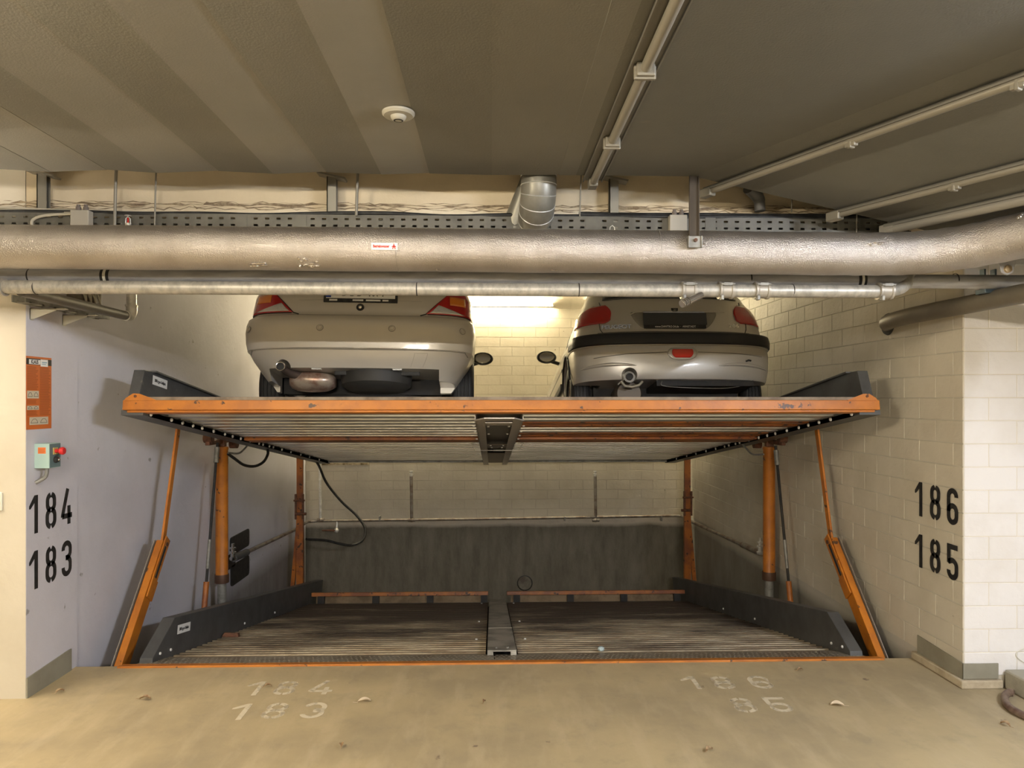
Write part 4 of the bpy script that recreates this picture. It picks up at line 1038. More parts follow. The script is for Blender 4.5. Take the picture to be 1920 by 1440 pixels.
# valve on tray at left
p = at(240, 420, YT-.05)
v = thing('fire_sprinkler', 'small sprinkler head with red glass bulb standing above the lagged pipe at left', 'sprinkler', p)
part('base', MB().lathe([(0, -.03), (.022, -.03), (.022, -.012), (.014, -.008), (.014, .004), (0, .004)], 16), pm('brass_pale', (.6, .55, .45), .3, .7), v, smooth=40)
part('glass_bulb', MB().lathe([(0, .004), (.004, .006), (.004, .034), (0, .036)], 10), REDB, v)
part('yoke', MB().tube([(-.014, 0, 0), (-.012, 0, .03), (0, 0, .042), (.012, 0, .03), (.014, 0, 0)], .0025, 6).lathe([(0, .044), (.018, .045), (.018, .047), (0, .047)], 14), GALV, v)
p = at(1148, 436, YT-.07)
v = thing('fire_sprinkler', 'small upright sprinkler head behind the lagged pipe near the right bracket', 'sprinkler', p)
part('base', MB().lathe([(0, -.03), (.024, -.03), (.024, -.008), (.014, -.004), (.014, .012), (0, .012)], 16), pm('brass_pale', (.6, .55, .45), .3, .7), v, smooth=40)
part('yoke', MB().tube([(-.014, 0, .01), (-.012, 0, .03), (0, 0, .04), (.012, 0, .03), (.014, 0, .01)], .0025, 6), GALV, v)
# spiral duct elbow
du = thing('ventilation_duct', 'galvanised spiral ventilation duct bending down through the beam', 'duct', (0, 0, 0))
xd = xat(1010, 3.9); DP = bez([(xd, 3.90, 3.02), (xd, 3.90, 2.93), (xd, 3.905, 2.86), (xd-.004, 3.94, 2.79), (xd-.01, 4.01, 2.745), (xd-.02, 4.12, 2.73)], 6)
DUCTM = pm('duct_zinc', (.27, .262, .23), .42, .5, col2=(.22, .212, .185), scale=9)
part('duct_body', MB().tube(DP, .098, 36), DUCTM, du, smooth=60)
for k in range(2, len(DP)-4, 4):
    t = (DP[k+1]-DP[k-1]).normalized(); M = Matrix.Translation(DP[k]) @ t.to_track_quat('Z', 'Y').to_matrix().to_4x4()
    part('seam_ridge', MB().lathe([(.098, -.003), (.1005, 0), (.098, .003)], 36, M), GALV, du, smooth=60)
part('duct_branch', MB().tube([(xd-.13, 4.10, 2.70), (xd-.05, 4.02, 2.95)], [.07, .045], 24), DUCTM, du, smooth=60)
# black elbow at the right
p = at(1418, 372, YT); bl = part('conduit_elbow', MB().tube(bez([at(1425, 396, YT), at(1424, 380, YT), at(1420, 368, YT-.01), at(1404, 352, YT-.06)], 5), [.030]*6+[.033]*4+[.036]*6, 18), pm('elbow_grey', (.13, .13, .13), .5, .2), smooth=60)
tag(bl, 'dark grey pipe elbow poking down above the tray at right', 'pipe')
# strap hanger with clamp
Yh = YM-.11; a = at(1290, 338, Yh); b_ = at(1303, 450, Yh)
hs = thing('strap_hanger', 'dark steel channel hanging from the ceiling edge and clamped to the lagged pipe', 'hanger')
def sbox(x0, x1, d0, d1):   # leans from behind the ceiling edge to the front of the pipe
    yt, yb, zt, zb = 3.86, Yh, 2.99, b_.z
    dx = at(1291, 338, yt).x-a.x
    vs = [(x0, yb+d0, zb), (x1, yb+d0, zb), (x1, yb+d1, zb), (x0, yb+d1, zb), (x0+dx, yt+d0, zt), (x1+dx, yt+d0, zt), (x1+dx, yt+d1, zt), (x0+dx, yt+d1, zt)]
    return vs, [(3, 2, 1, 0), (4, 5, 6, 7), (0, 1, 5, 4), (1, 2, 6, 5), (2, 3, 7, 6), (3, 0, 4, 7)]
sm = MB(); sm.add(*sbox(a.x, a.x+.050, -.018, -.015)); sm.add(*sbox(a.x, a.x+.004, -.030, -.010)); sm.add(*sbox(a.x+.046, a.x+.050, -.030, -.010))
part('channel', sm, pm('strap_dark', (.15, .125, .10), .5, .3), hs)
z = b_.z
part('clip', MB().box(a.x-.008, a.x+.058, Yh-.036, Yh-.03, z-.045, z+.012).box(a.x-.010, a.x-.004, Yh-.045, Yh-.02, z-.045, z+.012).box(a.x+.054, a.x+.06, Yh-.045, Yh-.02, z-.045, z+.012), GALVD, hs, bevel=.002)
part('clip_screw', MB().lathe([(0, 0), (.009, 0), (.009, .012), (0, .014)], 10, Matrix.Translation((a.x+.026, Yh-.036, z-.01)) @ Matrix.Rotation(PI/2, 4, 'X')), RUST, hs)
# hanger on big pipe bend (bolt plate below)
p = at(1888, 503, 3.45)
hb = thing('pipe_bracket', 'grey bolted pipe bracket under the bend of the lagged pipe', 'bracket', p)
part('plate', MB().prism([(-.05, .05), (.05, .06), (.03, -.02), (0, -.035), (-.03, -.02)], 'xz', -.004, .004), PIPEG, hb, bevel=.002)
part('bolt', MB().lathe([(0, 0), (.020, 0), (.018, .010), (0, .014)], 14, Matrix.Translation((0, -.004, -.005)) @ Matrix.Rotation(PI/2, 4, 'X')), pm('brass', (.55, .42, .25), .3, .8), hb, smooth=40)
part('arm', MB().box(-.02, .3, .004, .03, .02, .06), PIPEG, hb)

# strips running on the ceiling --------------------------------------------
def rail(name, P0, P1, wd, th, label, clips, m1, m2, inner=True):
    P0, P1 = Vector(P0), Vector(P1); d = (P1-P0).normalized(); L = (P1-P0).length
    t = thing(name, label, 'cable duct', P0)
    X = d; Z = Vector((0, 0, 1)); Yv = Z.cross(X).normalized(); Z = X.cross(Yv)
    M = Matrix((X, Yv, Z)).transposed().to_4x4()
    h = wd/2
    part('backing_strip', MB().box(0, L, -h, h, -.006, 0, M).box(0, L, -h, -h+.006, -.016, 0, M).box(0, L, h-.006, h, -.016, 0, M), m1, t)
    part('tube', MB().tube([M @ Vector((0, 0, -.006-th*.5)), M @ Vector((L, 0, -.006-th*.5))], th*.5, 14), m2, t, smooth=60)
    part('end_cap', MB().box(-.03, .05, -.024, .024, -.05, -.002, M), m2, t, bevel=.006)
    for c in clips:
        part('clip', MB().box(c*L-.025, c*L+.025, -h*.62, h*.62, -.014-th, -.006, M).box(c*L-.008, c*L+.008, -h*.75, h*.75, -.02-th, -.006, M), m2, t, bevel=.004)
    return t
RG = pm('rail_grey', (.17, .16, .135), .5, .3); RP = pm('rail_pale', (.26, .24, .195), .4, .3)
xa = .545
rail('cable_duct', (xa, 3.83, 2.895), (xa-.01, -1.2, 2.895), .105, .04, 'cable duct along the ceiling pointing straight at the viewer, right of centre', [.125, .264], RG, RP)
def inc(u, v):   # point on the sloping part of the ceiling seen at (u, v)
    a = at(u, v, 1.0); o = Vector((0, 0, HC)); d = a-o
    # solve zi(x,y)=z along o+t*d
    A = lambda t: (o+d*t).z-zi((o+d*t).x, (o+d*t).y)
    lo_, hi_ = .5, 8
    for _ in range(60):
        m_ = (lo_+hi_)/2
        if A(lo_)*A(m_) <= 0: hi_ = m_
        else: lo_ = m_
    return o+d*lo_
dirB = Vector((.459, -.889, 0))
def rail_inc(uv, u2v2, wd, th, label, clips, ext=1.8, m=RP):
    p0 = inc(*uv); p1 = inc(*u2v2); d = (p1-p0); d.z = 0; d.normalize(); d = (d*.3+dirB*.7).normalized()
    p1 = p0+d*((p1-p0).length*ext)
    p0.z -= .004; p1.z = p0.z
    return rail('cable_duct', p0, p1, wd, th, label, clips, RG, m)
rail_inc((1324, 352), (1900, 140), .045, .034, 'pale cable duct on the sloping ceiling, uppermost of the three at right', [.32, .56])
rail_inc((1562, 396), (1900, 305), .045, .034, 'pale cable duct on the sloping ceiling, middle one of the three at right', [.40])
rail_inc((1662, 420), (1900, 366), .055, .05, 'greyish cable duct on the sloping ceiling, lowest of the three at right', [], m=pm('rail_mid', (.27, .25, .21), .5, .2))
DETC = pm('detector_cream', (.36, .345, .29), .5)
p = at(747, 178, 3.0); 
ds = thing('smoke_detector', 'round white smoke detector on the ceiling', 'detector', (xat(747, 2.975), 2.975, ZC))
part('base', MB().lathe([(0, -.0), (.068, -.0), (.068, -.008), (.060, -.016), (0, -.017)], 32), DETC, ds, smooth=40)
part('sensor_dome', MB().lathe([(.034, -.014), (.030, -.026), (.022, -.034), (0, -.036)], 24), DETC, ds, smooth=50)
part('dome_slots', MB().lathe([(.022, -.0335), (.018, -.0355), (.014, -.0358)], 20), INK, ds)
# drain pipe through right wall
dp = thing('waste_pipe', 'olive brown pipe coming out of the right block wall towards the viewer', 'pipe')
q0, q1 = Vector((2.80, 4.86, 2.235)), Vector((2.66, 4.80, 2.235))
part('pipe', MB().tube(bez([(2.90, 5.02, 2.23), (2.79, 4.92, 2.232), (2.715, 4.78, 2.235), (2.685, 4.58, 2.238), (2.70, 4.30, 2.244), (2.745, 4.0, 2.25), (2.80, 3.5, 2.26), (2.95, 2.6, 2.275)], 8), .052, 28), PIPED, dp, smooth=60)
part('wall_collar', MB().lathe([(.052, 0), (.078, .0), (.072, .012), (.052, .014)], 28, Matrix.Translation((2.782, 4.905, 2.232)) @ Matrix.Rotation(-PI/2, 4, 'Y')), INK, dp, smooth=30)
cb = at(1852, 540, 3.85)
part('pipe_clip', MB().box(cb.x-.04, cb.x-.03, 3.82, 3.86, 2.29, 2.42).box(cb.x+.02, cb.x+.03, 3.82, 3.86, 2.29, 2.42).box(cb.x-.05, cb.x+.04, 3.80, 3.88, 2.285, 2.31), pm('clip_blue', (.10, .14, .18), .4, .5), dp, bevel=.002)

# rack on the left wall ------------------------------------------------------
rk = thing('wall_rack', 'zinc cable rack with two brackets high on the left wall', 'cable rack', (XL, 4.3, 2.26))
def lt(x, y, z): return (x-XL, y-4.3, z-2.26)
ra = atx(60, 560, XL+.10); 
part('rack_rail', MB().box(*sum(zip(lt(XL+.10, 3.95, 2.235), lt(XL+.108, 4.80, 2.275)), ())), GALVD, rk)
part('rack_rail', MB().box(*sum(zip(lt(XL+.03, 3.95, 2.235), lt(XL+.038, 4.80, 2.275)), ())), GALVD, rk)
for k in range(8): part('rung', MB().box(*sum(zip(lt(XL+.03, 3.98+k*.11, 2.235), lt(XL+.108, 4.0+k*.11, 2.242)), ())), GALVD, rk)
for y in (4.15, 4.46):
    b = MB().prism([(0, -.035), (.0, -.095), (.02, -.095), (.15, -.045), (.15, -.035)], 'xz', y-4.3, y-4.3+.004)
    b.box(0, .2, y-4.3, y-4.3+.03, -.038, -.034).box(0, .004, y-4.3, y-4.3+.03, -.10, -.034)
    part('rack_bracket', b, pm('bracket_pale', (.62, .60, .50), .4, .3), rk)
wb = tag(part('cable_box', MB().box(XL, XL+.06, 4.50, 4.78, 2.265, 2.50), pm('cablebox', (.20, .17, .14), .6), bevel=.005), 'dark box with coiled cables above the wall rack', 'box')
for k in range(4):
    y = 4.54+k*.055
    cable([(XL+.065, y, 2.42), (XL+.085, y+.02, 2.34), (XL+.075, y+.04, 2.30), (XL+.07, y+.05, 2.40)], .007, pm('cable_pale', (.42, .39, .32), .5), ['nearest pale cable loop by the dark box above the wall rack', 'second nearest pale cable loop by the dark box', 'third nearest pale cable loop by the dark box', 'farthest pale cable loop by the dark box above the rack'][k], 'cable loops at the wall rack')
gp = thing('branch_pipe', 'grey pipe along the left wall ending in a zinc elbow', 'pipe')
e1 = atx(236, 592, XL+.18); e0 = atx(60, 553, XL+.18); e0 = e1+(Vector((e1.x, 3.80, e1.z+.005))-e1)
part('pipe', MB().tube([e0, e1], .030, 24), pm('branch_grey', (.20, .19, .175), .45, .3), gp, smooth=60)
part('pipe_ring', MB().tube([e1-Vector((0, .012, 0)), e1+Vector((0, .006, 0))], .034, 24), PAPER, gp, smooth=40)
part('elbow', MB().tube(bez([e1+Vector((0, .0, 0)), e1+Vector((.005, .035, .002)), e1+Vector((.01, .055, .03)), e1+Vector((.01, .055, .07))], 5), .036, 20), GALV, gp, smooth=60)
part('riser', MB().tube([e1+Vector((.01, .055, .07)), e1+Vector((.01, .055, .42))], .032, 20).tube([e1+Vector((.01, .055, .068)), e1+Vector((.01, .055, .08))], .040, 20), GALV, gp, smooth=40)

# ================================================================== LEFT WALL THINGS
def wl_M(y, z, off=.001): return Matrix.Translation((XL+off, y, z)) @ Matrix.Rotation(PI/2, 4, 'Z')
sg0 = atx(46, 667, XL); sg1 = atx(96, 804, XL)
y0, y1, zt_, zb_ = sg0.y+.012, sg1.y, 1.952, 1.530
sgm = wl_M((y0+y1)/2, (zt_+zb_)/2, .0015)
sw, sh = y1-y0, zt_-zb_
sg = part('instruction_sign', MB().box(-sw/2, sw/2, 0, .001, -sh/2, sh/2, sgm), SIGN); tag(sg, 'tall orange operating instruction sign on the left wall', 'sign')
part('header_band', MB().box(-sw/2, sw/2, -.0006, 0, sh/2-.048, sh/2-.012, sgm), INK, sg)
part('logo_field', MB().box(-sw*.40, sw*.04, -.0012, -.0006, sh/2-.045, sh/2-.018, sgm), PAPER, sg)
text('logo_lettering', 'KLAUS', .030, INK, sgm @ Matrix.Translation((-sw*.18, -.0014, sh/2-.032)), sg, sx=.72, bold=.001, ext=.0003)
part('paper_note', MB().box(sw*.05, sw*.34, -.002, -.0008, sh/2-.055, sh/2-.014, sgm), PAPER, sg, label='small white note stuck on the sign')
part('note_print', MB().box(sw*.10, sw*.30, -.0024, -.002, sh/2-.034, sh/2-.028, sgm).box(sw*.10, sw*.26, -.0024, -.002, sh/2-.043, sh/2-.039, sgm), pm('ink_blue', (.25, .45, .55), .6), sg)
pl_ = MB(); rnd = random.Random(4); z = sh/2-.062
while z > -sh/2+.075:
    pl_.box(-sw*.47, -sw*.47+sw*rnd.uniform(.32, .44), -.0005, 0, z, z+.0026, sgm) if not (-.038 < z < .018 or -.105 < z < -.068) else None
    pl_.box(sw*.03, sw*.03+sw*rnd.uniform(.34, .44), -.0005, 0, z, z+.0026, sgm); z -= .0062
part('print_lines', pl_, SIGNL, sg)
for a, b, c, d in ((-.47, -.02, -.032, .012), (-.47, -.02, -.098, -.074), (-.38, .36, -.185, -.140)):
    dd = part('diagram', MB().box(sw*a, sw*b, -.0010, -.0003, c, d, sgm), pm('diagram_paper', (.62, .55, .42), .6), sg)
    ln = MB(); k = random.Random(int(d*1000)); m_ = 2
    for j in range(m_):
        cx = sw*(a+(b-a)*(j+.5)/m_); cz = (c+d)/2; w_ = sw*(b-a)/m_*.36; h_ = (d-c)*.25
        ln.ribbon([(cx-w_, cz-h_), (cx-w_*.7, cz+h_*.2), (cx-w_*.3, cz+h_), (cx+w_*.4, cz+h_), (cx+w_*.8, cz+h_*.1), (cx+w_, cz-h_)], .0022, True, sgm @ Matrix.Translation((0, -.0012, 0)), th=.0003)
    part('diagram_lines', ln, INK, dd)
# control box
cb0 = atx(74, 830, XL); cb1 = atx(100, 872, XL)
bx_ = thing('control_box', 'turquoise lift control box with red emergency knob on the left wall', 'control box', (XL, 4.245, 1.375))
w2, h2 = .055, .072
part('housing', MB().box(0, .085, -w2, w2, -h2, h2), BOXC, bx_, bevel=.003)
part('side_panel', MB().box(.010, .078, w2, w2+.002, -h2+.004, h2-.004), BOXD, bx_)
# the box's broad face looks to the viewer, the panel with knob to the bay
part('front_panel', MB().box(.085, .087, -w2+.004, w2-.004, -h2+.003, h2-.003), BOXD, bx_)
lb = part('warning_sticker', MB().box(.022, .066, -w2-.001, -w2, .014, .050), pm('sticker_orange', (.80, .22, .06), .5), bx_, label='small orange sticker')
part('sticker_print', MB().box(.025, .062, -w2-.0015, -w2-.001, .040, .042).box(.025, .060, -w2-.0015, -w2-.001, .033, .035).box(.025, .063, -w2-.0015, -w2-.001, .026, .028).box(.025, .056, -w2-.0015, -w2-.001, .019, .021), SIGNL, lb)
part('knob_base', MB().box(.087, .090, -.022, .022, .006, .046), pm('knob_yellow', (.60, .48, .18), .5), bx_)
part('emergency_knob', MB().lathe([(.012, 0), (.012, .022), (.021, .030), (.023, .045), (.018, .052), (0, .054)], 20, Matrix.Translation((.088, 0, .026)) @ Matrix.Rotation(PI/2, 4, 'Y')), REDK, bx_, smooth=35)
ks = part('key_switch', MB().lathe([(0, 0), (.020, 0), (.020, .008), (.016, .012), (.016, .020), (.010, .022), (0, .022)], 20, Matrix.Translation((.087, 0, -.024)) @ Matrix.Rotation(PI/2, 4, 'Y')), BLACKP, bx_, smooth=35)
part('key_ring', MB().lathe([(.012, .0225), (.008, .026), (0, .026)], 16, Matrix.Translation((.087, 0, -.024)) @ Matrix.Rotation(PI/2, 4, 'Y')), CHROME, ks, smooth=35)
part('conduit', MB().tube(bez([(.045, -.012, -h2), (.045, -.012, -h2-.03), (.035, -.018, -h2-.058), (.0, -.045, -h2-.085)], 6), .011, 14), GALVD, bx_, smooth=60)
# light switch at far left edge
p = at(0, 940, YP-.003)
s_ = thing('wall_socket', 'small white switch box on the cream pier, cut off by the left edge', 'switch', (p.x-.01, YP-.003, p.z))
part('plate', MB().box(-.04, .028, -.012, 0, -.052, .052), WHITEP, s_, bevel=.004)
part('rocker', MB().box(-.028, .016, -.018, -.012, -.035, .035), WHITEP, s_, bevel=.003)
# wall conduit pads and sprinkler line --------------------------------------
for (v0, v1, u0, u1, lb_) in ((999, 1040, 433, 468, 'black rounded rubber pad on the left wall behind the sprinkler nozzle, upper one'), (1050, 1096, 434, 468, 'black rounded rubber pad on the left wall, lowest of three'), (1040, 1074, 423, 442, 'small black rounded rubber pad on the left wall, nearest the cylinder')):
    a, b = atx(u0, v0, XL+.006), atx(u1, v1, XL+.006)
    zc = (at(u0, v0+10, a.y).z+at(u1, v1-18, b.y).z)/2; hh = abs(at(u0, v0+8, a.y).z-at(u0, v1, a.y).z)*.52
    mb = MB(); yc = (a.y+b.y)/2; hw = abs(b.y-a.y)/2; r = min(hh, hw)*.35; pl = []
    for cy, cz, st0 in ((hw-r, hh-r, 0), (-hw+r, hh-r, 90), (-hw+r, -hh+r, 180), (hw-r, -hh+r, 270)):
        pl += [(yc+cy+r*math.cos(R(st0+q)), zc+cz+r*math.sin(R(st0+q))) for q in (0, 30, 60, 90)]
    tag(part('rubber_pad', mb.prism(pl, 'yz', XL-.006, XL+.004), BLACKP), lb_, 'pad', None)
LINE = pm('line_pipe', (.34, .31, .27), .4, .5, col2=(.20, .15, .12), scale=9)
spk = thing('sprinkler_line', 'thin sprinkler pipe along the back wall of the pit with risers and side branches', 'pipe')
yl = YB-.06
zl = at(940, 971, yl).z
cL = atx(440, 1047, XL+.12); cLn = Vector((XL+.10, 9.8, at(560, 992, 9.8).z))
main = [at(600, 977, yl), at(1268, 968, yl)]
part('main_pipe', MB().tube([at(592, 977, yl), at(900, 973, yl), at(1268, 967, yl)], .018, 14), LINE, spk, smooth=60)
for u, vt in ((771, 893), (1116, 893), (600, 868)):
    a, b = at(u, vt, yl), at(u+1, 975, yl)
    r_ = part('riser', MB().tube([b, a], .022 if u != 600 else .02, 12), LINE if u != 600 else GALV, spk, smooth=60)
    if u != 600:
        part('nozzle', MB().lathe([(0, 0), (.018, 0), (.018, .02), (.030, .025), (.030, .035), (.014, .04), (.014, .06), (.028, .066), (.028, .075), (0, .078)], 12, Matrix.Translation(a)), GALV, r_, smooth=40)
    part('tee_fitting', MB().ball(b, .032, 14, 8).tube([b-Vector((.05, 0, 0)), b+Vector((.05, 0, 0))], .026, 12), LINE, spk, smooth=60)
for u in (712, 1059, 1240): 
    p = at(u, 972, yl); part('pipe_hook', MB().box(p.x-.01, p.x+.01, yl-.03, YB, p.z-.035, p.z+.03), GALVD, spk)
b0 = at(592, 977, yl); b1 = atx(540, 992, XL+.10); b1 = Vector((XL+.10, 9.4, at(556, 991, 9.4).z)); c0 = atx(438, 1047, XL+.11)
part('side_branch', MB().tube([b0, b0+Vector((-.08, -.03, -.0)), Vector((XL+.12, yl-.30, b1.z+.02)), b1, c0], .020, 14), LINE, spk, smooth=60)
m1 = b1.lerp(c0, .84)
part('branch_sleeve', MB().tube([m1, c0], .036, 18), pm('sleeve_grey', (.10, .105, .11), .5, .3), spk, smooth=60)
nzp = [(0, -.03), (.03, -.03), (.036, -.01), (.022, 0), (.022, .03), (.034, .036), (.034, .05), (.018, .055), (.018, .075), (.030, .08), (.030, .092), (.014, .096), (.014, .13), (0, .132)]
part('nozzle', MB().lathe(nzp, 16, Matrix.Translation(c0+Vector((0, -.02, .02)))), CHROME, spk, smooth=40)
d0 = at(1268, 967, yl); d1 = Vector((XR-.10, 9.5, at(1296, 978, 9.5).z)); e0 = atx(1424, 1036, XR-.11)
part('side_branch', MB().tube([d0, d0+Vector((.07, -.03, 0)), Vector((XR-.12, yl-.25, d1.z+.02)), d1, e0], .020, 14), LINE, spk, smooth=60)
part('branch_sleeve', MB().tube([d1.lerp(e0, .8), e0], .030, 18), LINE, spk, smooth=60)
part('nozzle', MB().lathe(nzp, 16, Matrix.Translation(e0+Vector((0, -.02, .02)))), GALV, spk, smooth=40)
# stopcock
p = at(632, 978, yl)
sc = part('stopcock', MB().tube([p, p-Vector((0, .02, .13))], .018, 12).ball(p-Vector((0, .03, .12)), .035, 12, 8), GALV, spk, smooth=50)
part('lever', MB().box(p.x-.20, p.x, p.y-.06, p.y-.045, p.z-.125, p.z-.105), RUST, sc, bevel=.003)
# ledge on back wall
tag(part('trim_3', MB().box(at(604, 870, YB).x, at(692, 870, YB).x, YB-.025, YB, at(650, 872, YB).z, at(650, 868, YB).z), pm('ledge', (.60, .52, .38), .8, col2=(.20, .15, .08), scale=12)), 'short mouldy ledge on the back wall under the platform', 'ledge', None, 'structure')
# black cables
def hose(pts, Y, r, label): 
    P = [at(u, v, y) for (u, v), y in zip(pts, Y if isinstance(Y, list) else [Y]*len(pts))]
    o = part('hose', MB().tube(bez(P, 10), r, 10), BLACKP, None, smooth=60); return tag(o, label, 'hose')
hose([(572, 840), (596, 870), (612, 905), (640, 940), (668, 966), (684, 990), (680, 1012), (660, 1022), (635, 1019), (610, 1013), (574, 1011)], [9.0, 9.6, 9.8, 9.9, 9.95, 9.9, 9.8, 9.7, 9.6, 9.5, 9.2], .017, 'black hydraulic hose drooping in a loop before the back wall')
hose([(428, 851), (440, 860), (458, 872), (478, 874), (494, 866), (502, 852), (502, 842)], [6.6, 6.7, 6.9, 7.1, 7.2, 7.3, 7.35], .014, 'black hose loop beside the left hydraulic cylinder')
o = hose([(428, 849), (447, 850), (458, 842), (470, 828), (474, 822)], [6.6, 6.7, 6.8, 6.95, 7.0], .009, 'thin grey pipe from the left hydraulic cylinder to the platform rail'); o.data.materials[0] = GALVD; o.name = 'hydraulic_line'; o['category'] = 'pipe'
o = hose([(1432, 852), (1412, 852), (1400, 842), (1386, 825), (1380, 820)], [6.6, 6.7, 6.8, 6.95, 7.0], .009, 'thin grey pipe from the right hydraulic cylinder to the platform rail'); o.data.materials[0] = GALVD; o.name = 'hydraulic_line'; o['category'] = 'pipe'
# round cover on back wall
p = at(984, 1093, YB-.01)
rc = tag(part('wall_cover', MB().lathe([(0, .012), (.095, .012), (.10, .006), (.10, 0), (0, 0)], 32, Matrix.Translation(p) @ Matrix.Rotation(PI/2, 4, 'X')), pm('cover_dirty', (.20, .185, .15), .7, col2=(.12, .10, .08), scale=10), smooth=30), 'round dirty cover plate low on the back wall', 'cover')
part('cover_rim', MB().lathe([(.10, 0), (.112, .004), (.112, .012), (.10, .016)], 32, Matrix.Translation(p) @ Matrix.Rotation(PI/2, 4, 'X')), INK, rc, smooth=30)

# ================================================================== SMALL FLOOR THINGS
p = atz(1127, 1217, -.07); zz = -.19*(4.95-YE)+.02
b_ = tag(part('crumpled_tissue', MB().ball((at(1127, 1217, 4.98).x, 4.98, at(1127, 1217, 4.98).z+.001), (.024, .02, .018), 12, 8), pm('tissue_blue', (.50, .62, .66), .7, bump=.01, bscale=60), smooth=60), 'small pale blue crumpled tissue on the lower platform', 'litter')
def leaf(u, v, L, rz, m, label):
    c = atz(u, v, .004); n = 8; mb = MB(); vs = []
    for i in range(n+1):
        t = i/n; wd = L*.28*math.sin(PI*min(1, t*1.02))**.8; z = .012*math.sin(t*PI)*1.0
        vs += [(L*(t-.5), -wd, z+.010), (L*(t-.5), 0, z), (L*(t-.5), wd, z+.008)]
    fs = []
    for i in range(n):
        for j in (0, 1): fs.append((i*3+j, i*3+j+1, i*3+j+4, i*3+j+3))
    M = Matrix.Translation(c) @ Matrix.Rotation(rz, 4, 'Z')
    mb.add(vs, fs, M); mb.tube([M @ Vector((-L*.5, 0, .003)), M @ Vector((-L*.85, .005, .006))], .0012, 5)
    return tag(part('dry_leaf', mb, m, smooth=70), label, 'leaf')
leaf(683, 1316, .075, .3, LEAFP, 'pale curled dry leaf on the floor left of centre')
leaf(908, 1318, .035, 1.2, LEAF, 'small brown dry leaf on the floor near the middle')
leaf(1570, 1323, .07, 2.9, LEAFP, 'pale dry leaf on the floor at right')
leaf(1330, 1408, .05, .6, LEAF, 'dark brown leaf on the floor near the lower edge, right of centre')
leaf(112, 1298, .05, 1.0, LEAF, 'thin brown dry leaf on the floor near the left skirting')
leaf(272, 1311, .06, 0.1, LEAF, 'long thin brown leaf on the floor left of the painted 184')
leaf(502, 1288, .045, .4, LEAF, 'brown leaf fragment on the floor beside the painted 184')
leaf(640, 1400, .04, 1.8, LEAF, 'brown leaf fragment on the floor below the painted 183')
leaf(1500, 1258, .04, .1, LEAF, 'small dark leaf on the floor close behind the painted 186')
leaf(1885, 1360, .05, 2.0, LEAF, 'brown leaf on the floor near the hose at the right edge')
# concrete foot and rubber hose at the right edge
ft = tag(part('concrete_foot', MB().prism([(3.02, 3.84), (3.4, 3.78), (3.4, 4.10), (3.02, 4.10)], 'xy', 0, .115), CONC, bevel=.012), 'grey concrete block on the floor at the right edge', 'block')
hp = [atz(1905, 1302, .02)+Vector((0, .02, 0)), atz(1893, 1298, .02), atz(1884, 1306, .02), atz(1889, 1322, .02), atz(1905, 1334, .02), atz(1935, 1347, .02), atz(1975, 1350, .02)]
tag(part('rubber_hose', MB().tube(bez(hp, 8), .020, 14), pm('hose_brown', (.11, .06, .045), .5, col2=(.22, .16, .12), scale=12), smooth=60), 'brown rubber hose curling round the concrete block', 'hose')
# pier conduit marks (thin cable loop on the pier)
cable([at(1922, 1215, YP-.01), at(1908, 1222, YP-.01), at(1907, 1232, YP-.01), at(1922, 1243, YP-.01)], .003, WHITEP, 'thin white cable on the right pier near the floor', n=6)

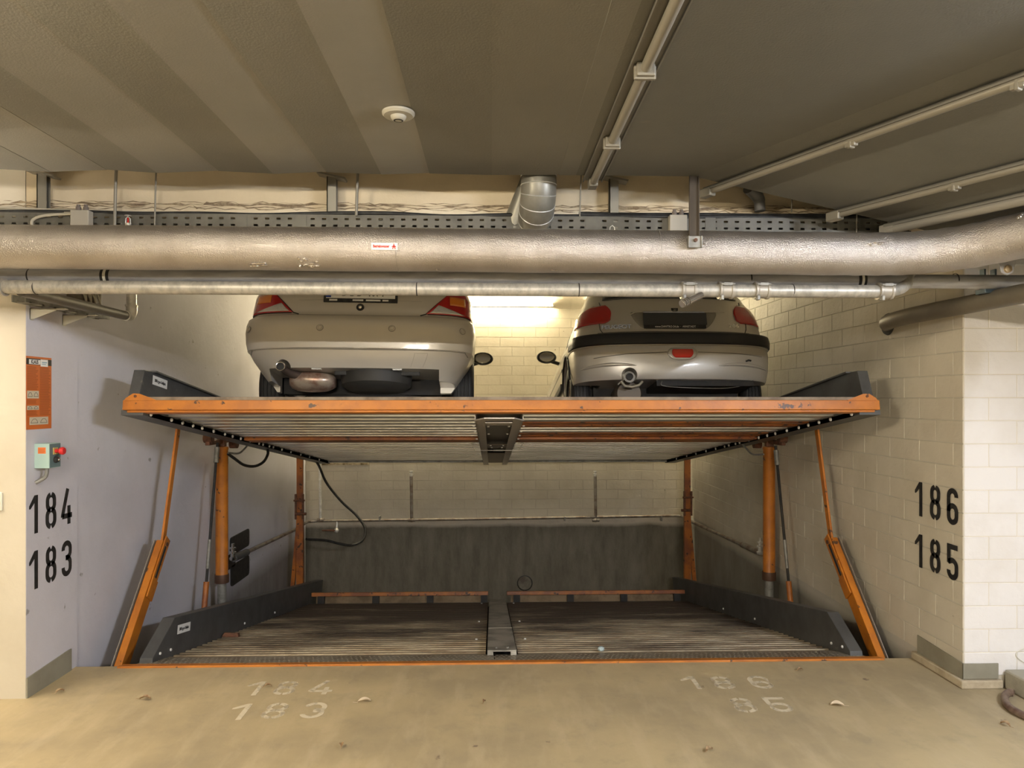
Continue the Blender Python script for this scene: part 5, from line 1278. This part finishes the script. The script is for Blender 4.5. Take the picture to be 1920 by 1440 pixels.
# ================================================================== LUMINAIRES
def luminaire(name, loc, axis, L, spec, label, wall=False):
    """fluorescent batten; wall=True: fixed to a wall behind it (+y), else to the ceiling above it"""
    t = thing(name, label, 'lamp', loc)
    M = Matrix.Rotation(0 if axis == 'x' else PI/2, 4, 'Z')
    if wall: M = M @ Matrix.Rotation(-PI/2, 4, 'X')
    part('housing', MB().box(-L/2-.04, L/2+.04, -.022, .022, .025, .065, M), WHITEP, t, bevel=.004)
    key = 'tube_'+'_'.join(str(round(q, 2)) for q in spec['c'])+str(spec['s'])
    m = MATS.get(key) or emat(key, spec['c'], spec['s'])
    part('tube_lamp', MB().tube([M @ Vector((-L/2, 0, 0)), M @ Vector((L/2, 0, 0))], .016, 16), m, t, smooth=60)
    for e in (-1, 1): part('lamp_holder', MB().box(e*(L/2+.012)-.012, e*(L/2+.012)+.012, -.018, .018, -.018, .03, M), WHITEP, t)
    return t
YW = YB-.066-.006
l0 = at(960, 571, YW)
xa0, xa1 = at(876, 571, YW).x, at(1036, 571, YW).x
luminaire('fluorescent_lamp', ((xa0+xa1)/2, YW, l0.z), 'x', xa1-xa0, LAMP_BACK, 'glowing fluorescent tube on the back wall between the two cars', True)
luminaire('fluorescent_lamp', (2.05, YW, l0.z), 'x', 1.15, dict(s=260, c=LAMP_BACK['c']), 'glowing fluorescent tube on the back wall hidden behind the right car', True)
luminaire('fluorescent_lamp', (-1.6, YW, l0.z), 'x', 1.15, dict(s=330, c=LAMP_BACK['c']), 'glowing fluorescent tube on the back wall hidden behind the left car', True)
luminaire('fluorescent_lamp', (-3.60, YP-.07, 2.26), 'x', 1.2, dict(s=90, c=LAMP_SIDE['c']), 'fluorescent tube on the cream pier left of the view', True)
hl = luminaire('fluorescent_lamp', (-3.75, 3.20, 2.45), 'x', 1.2, LAMP_SIDE, 'fluorescent tube hanging in front of the lagged pipe left of the view', True)
for q in (-.5, .5): part('hanger', MB().tube([(q, .045, 0), (q, .045, ZC-2.45)], .005, 8), GALV, hl)
luminaire('fluorescent_lamp', (3.1, .9, zi(3.1, .9)-.09), 'y', 1.5, LAMP_COOL, 'cool white fluorescent tube on the sloping driveway ceiling at right')
luminaire('fluorescent_lamp', (-2.2, 1.0, ZC-.072), 'y', 1.5, LAMP_WARM, 'warm white fluorescent tube on the driveway ceiling at left')
luminaire('fluorescent_lamp', (.1, -3.9, ZC-.072), 'x', 1.5, LAMP_FILL, 'added fill tube on the driveway ceiling behind the viewpoint')
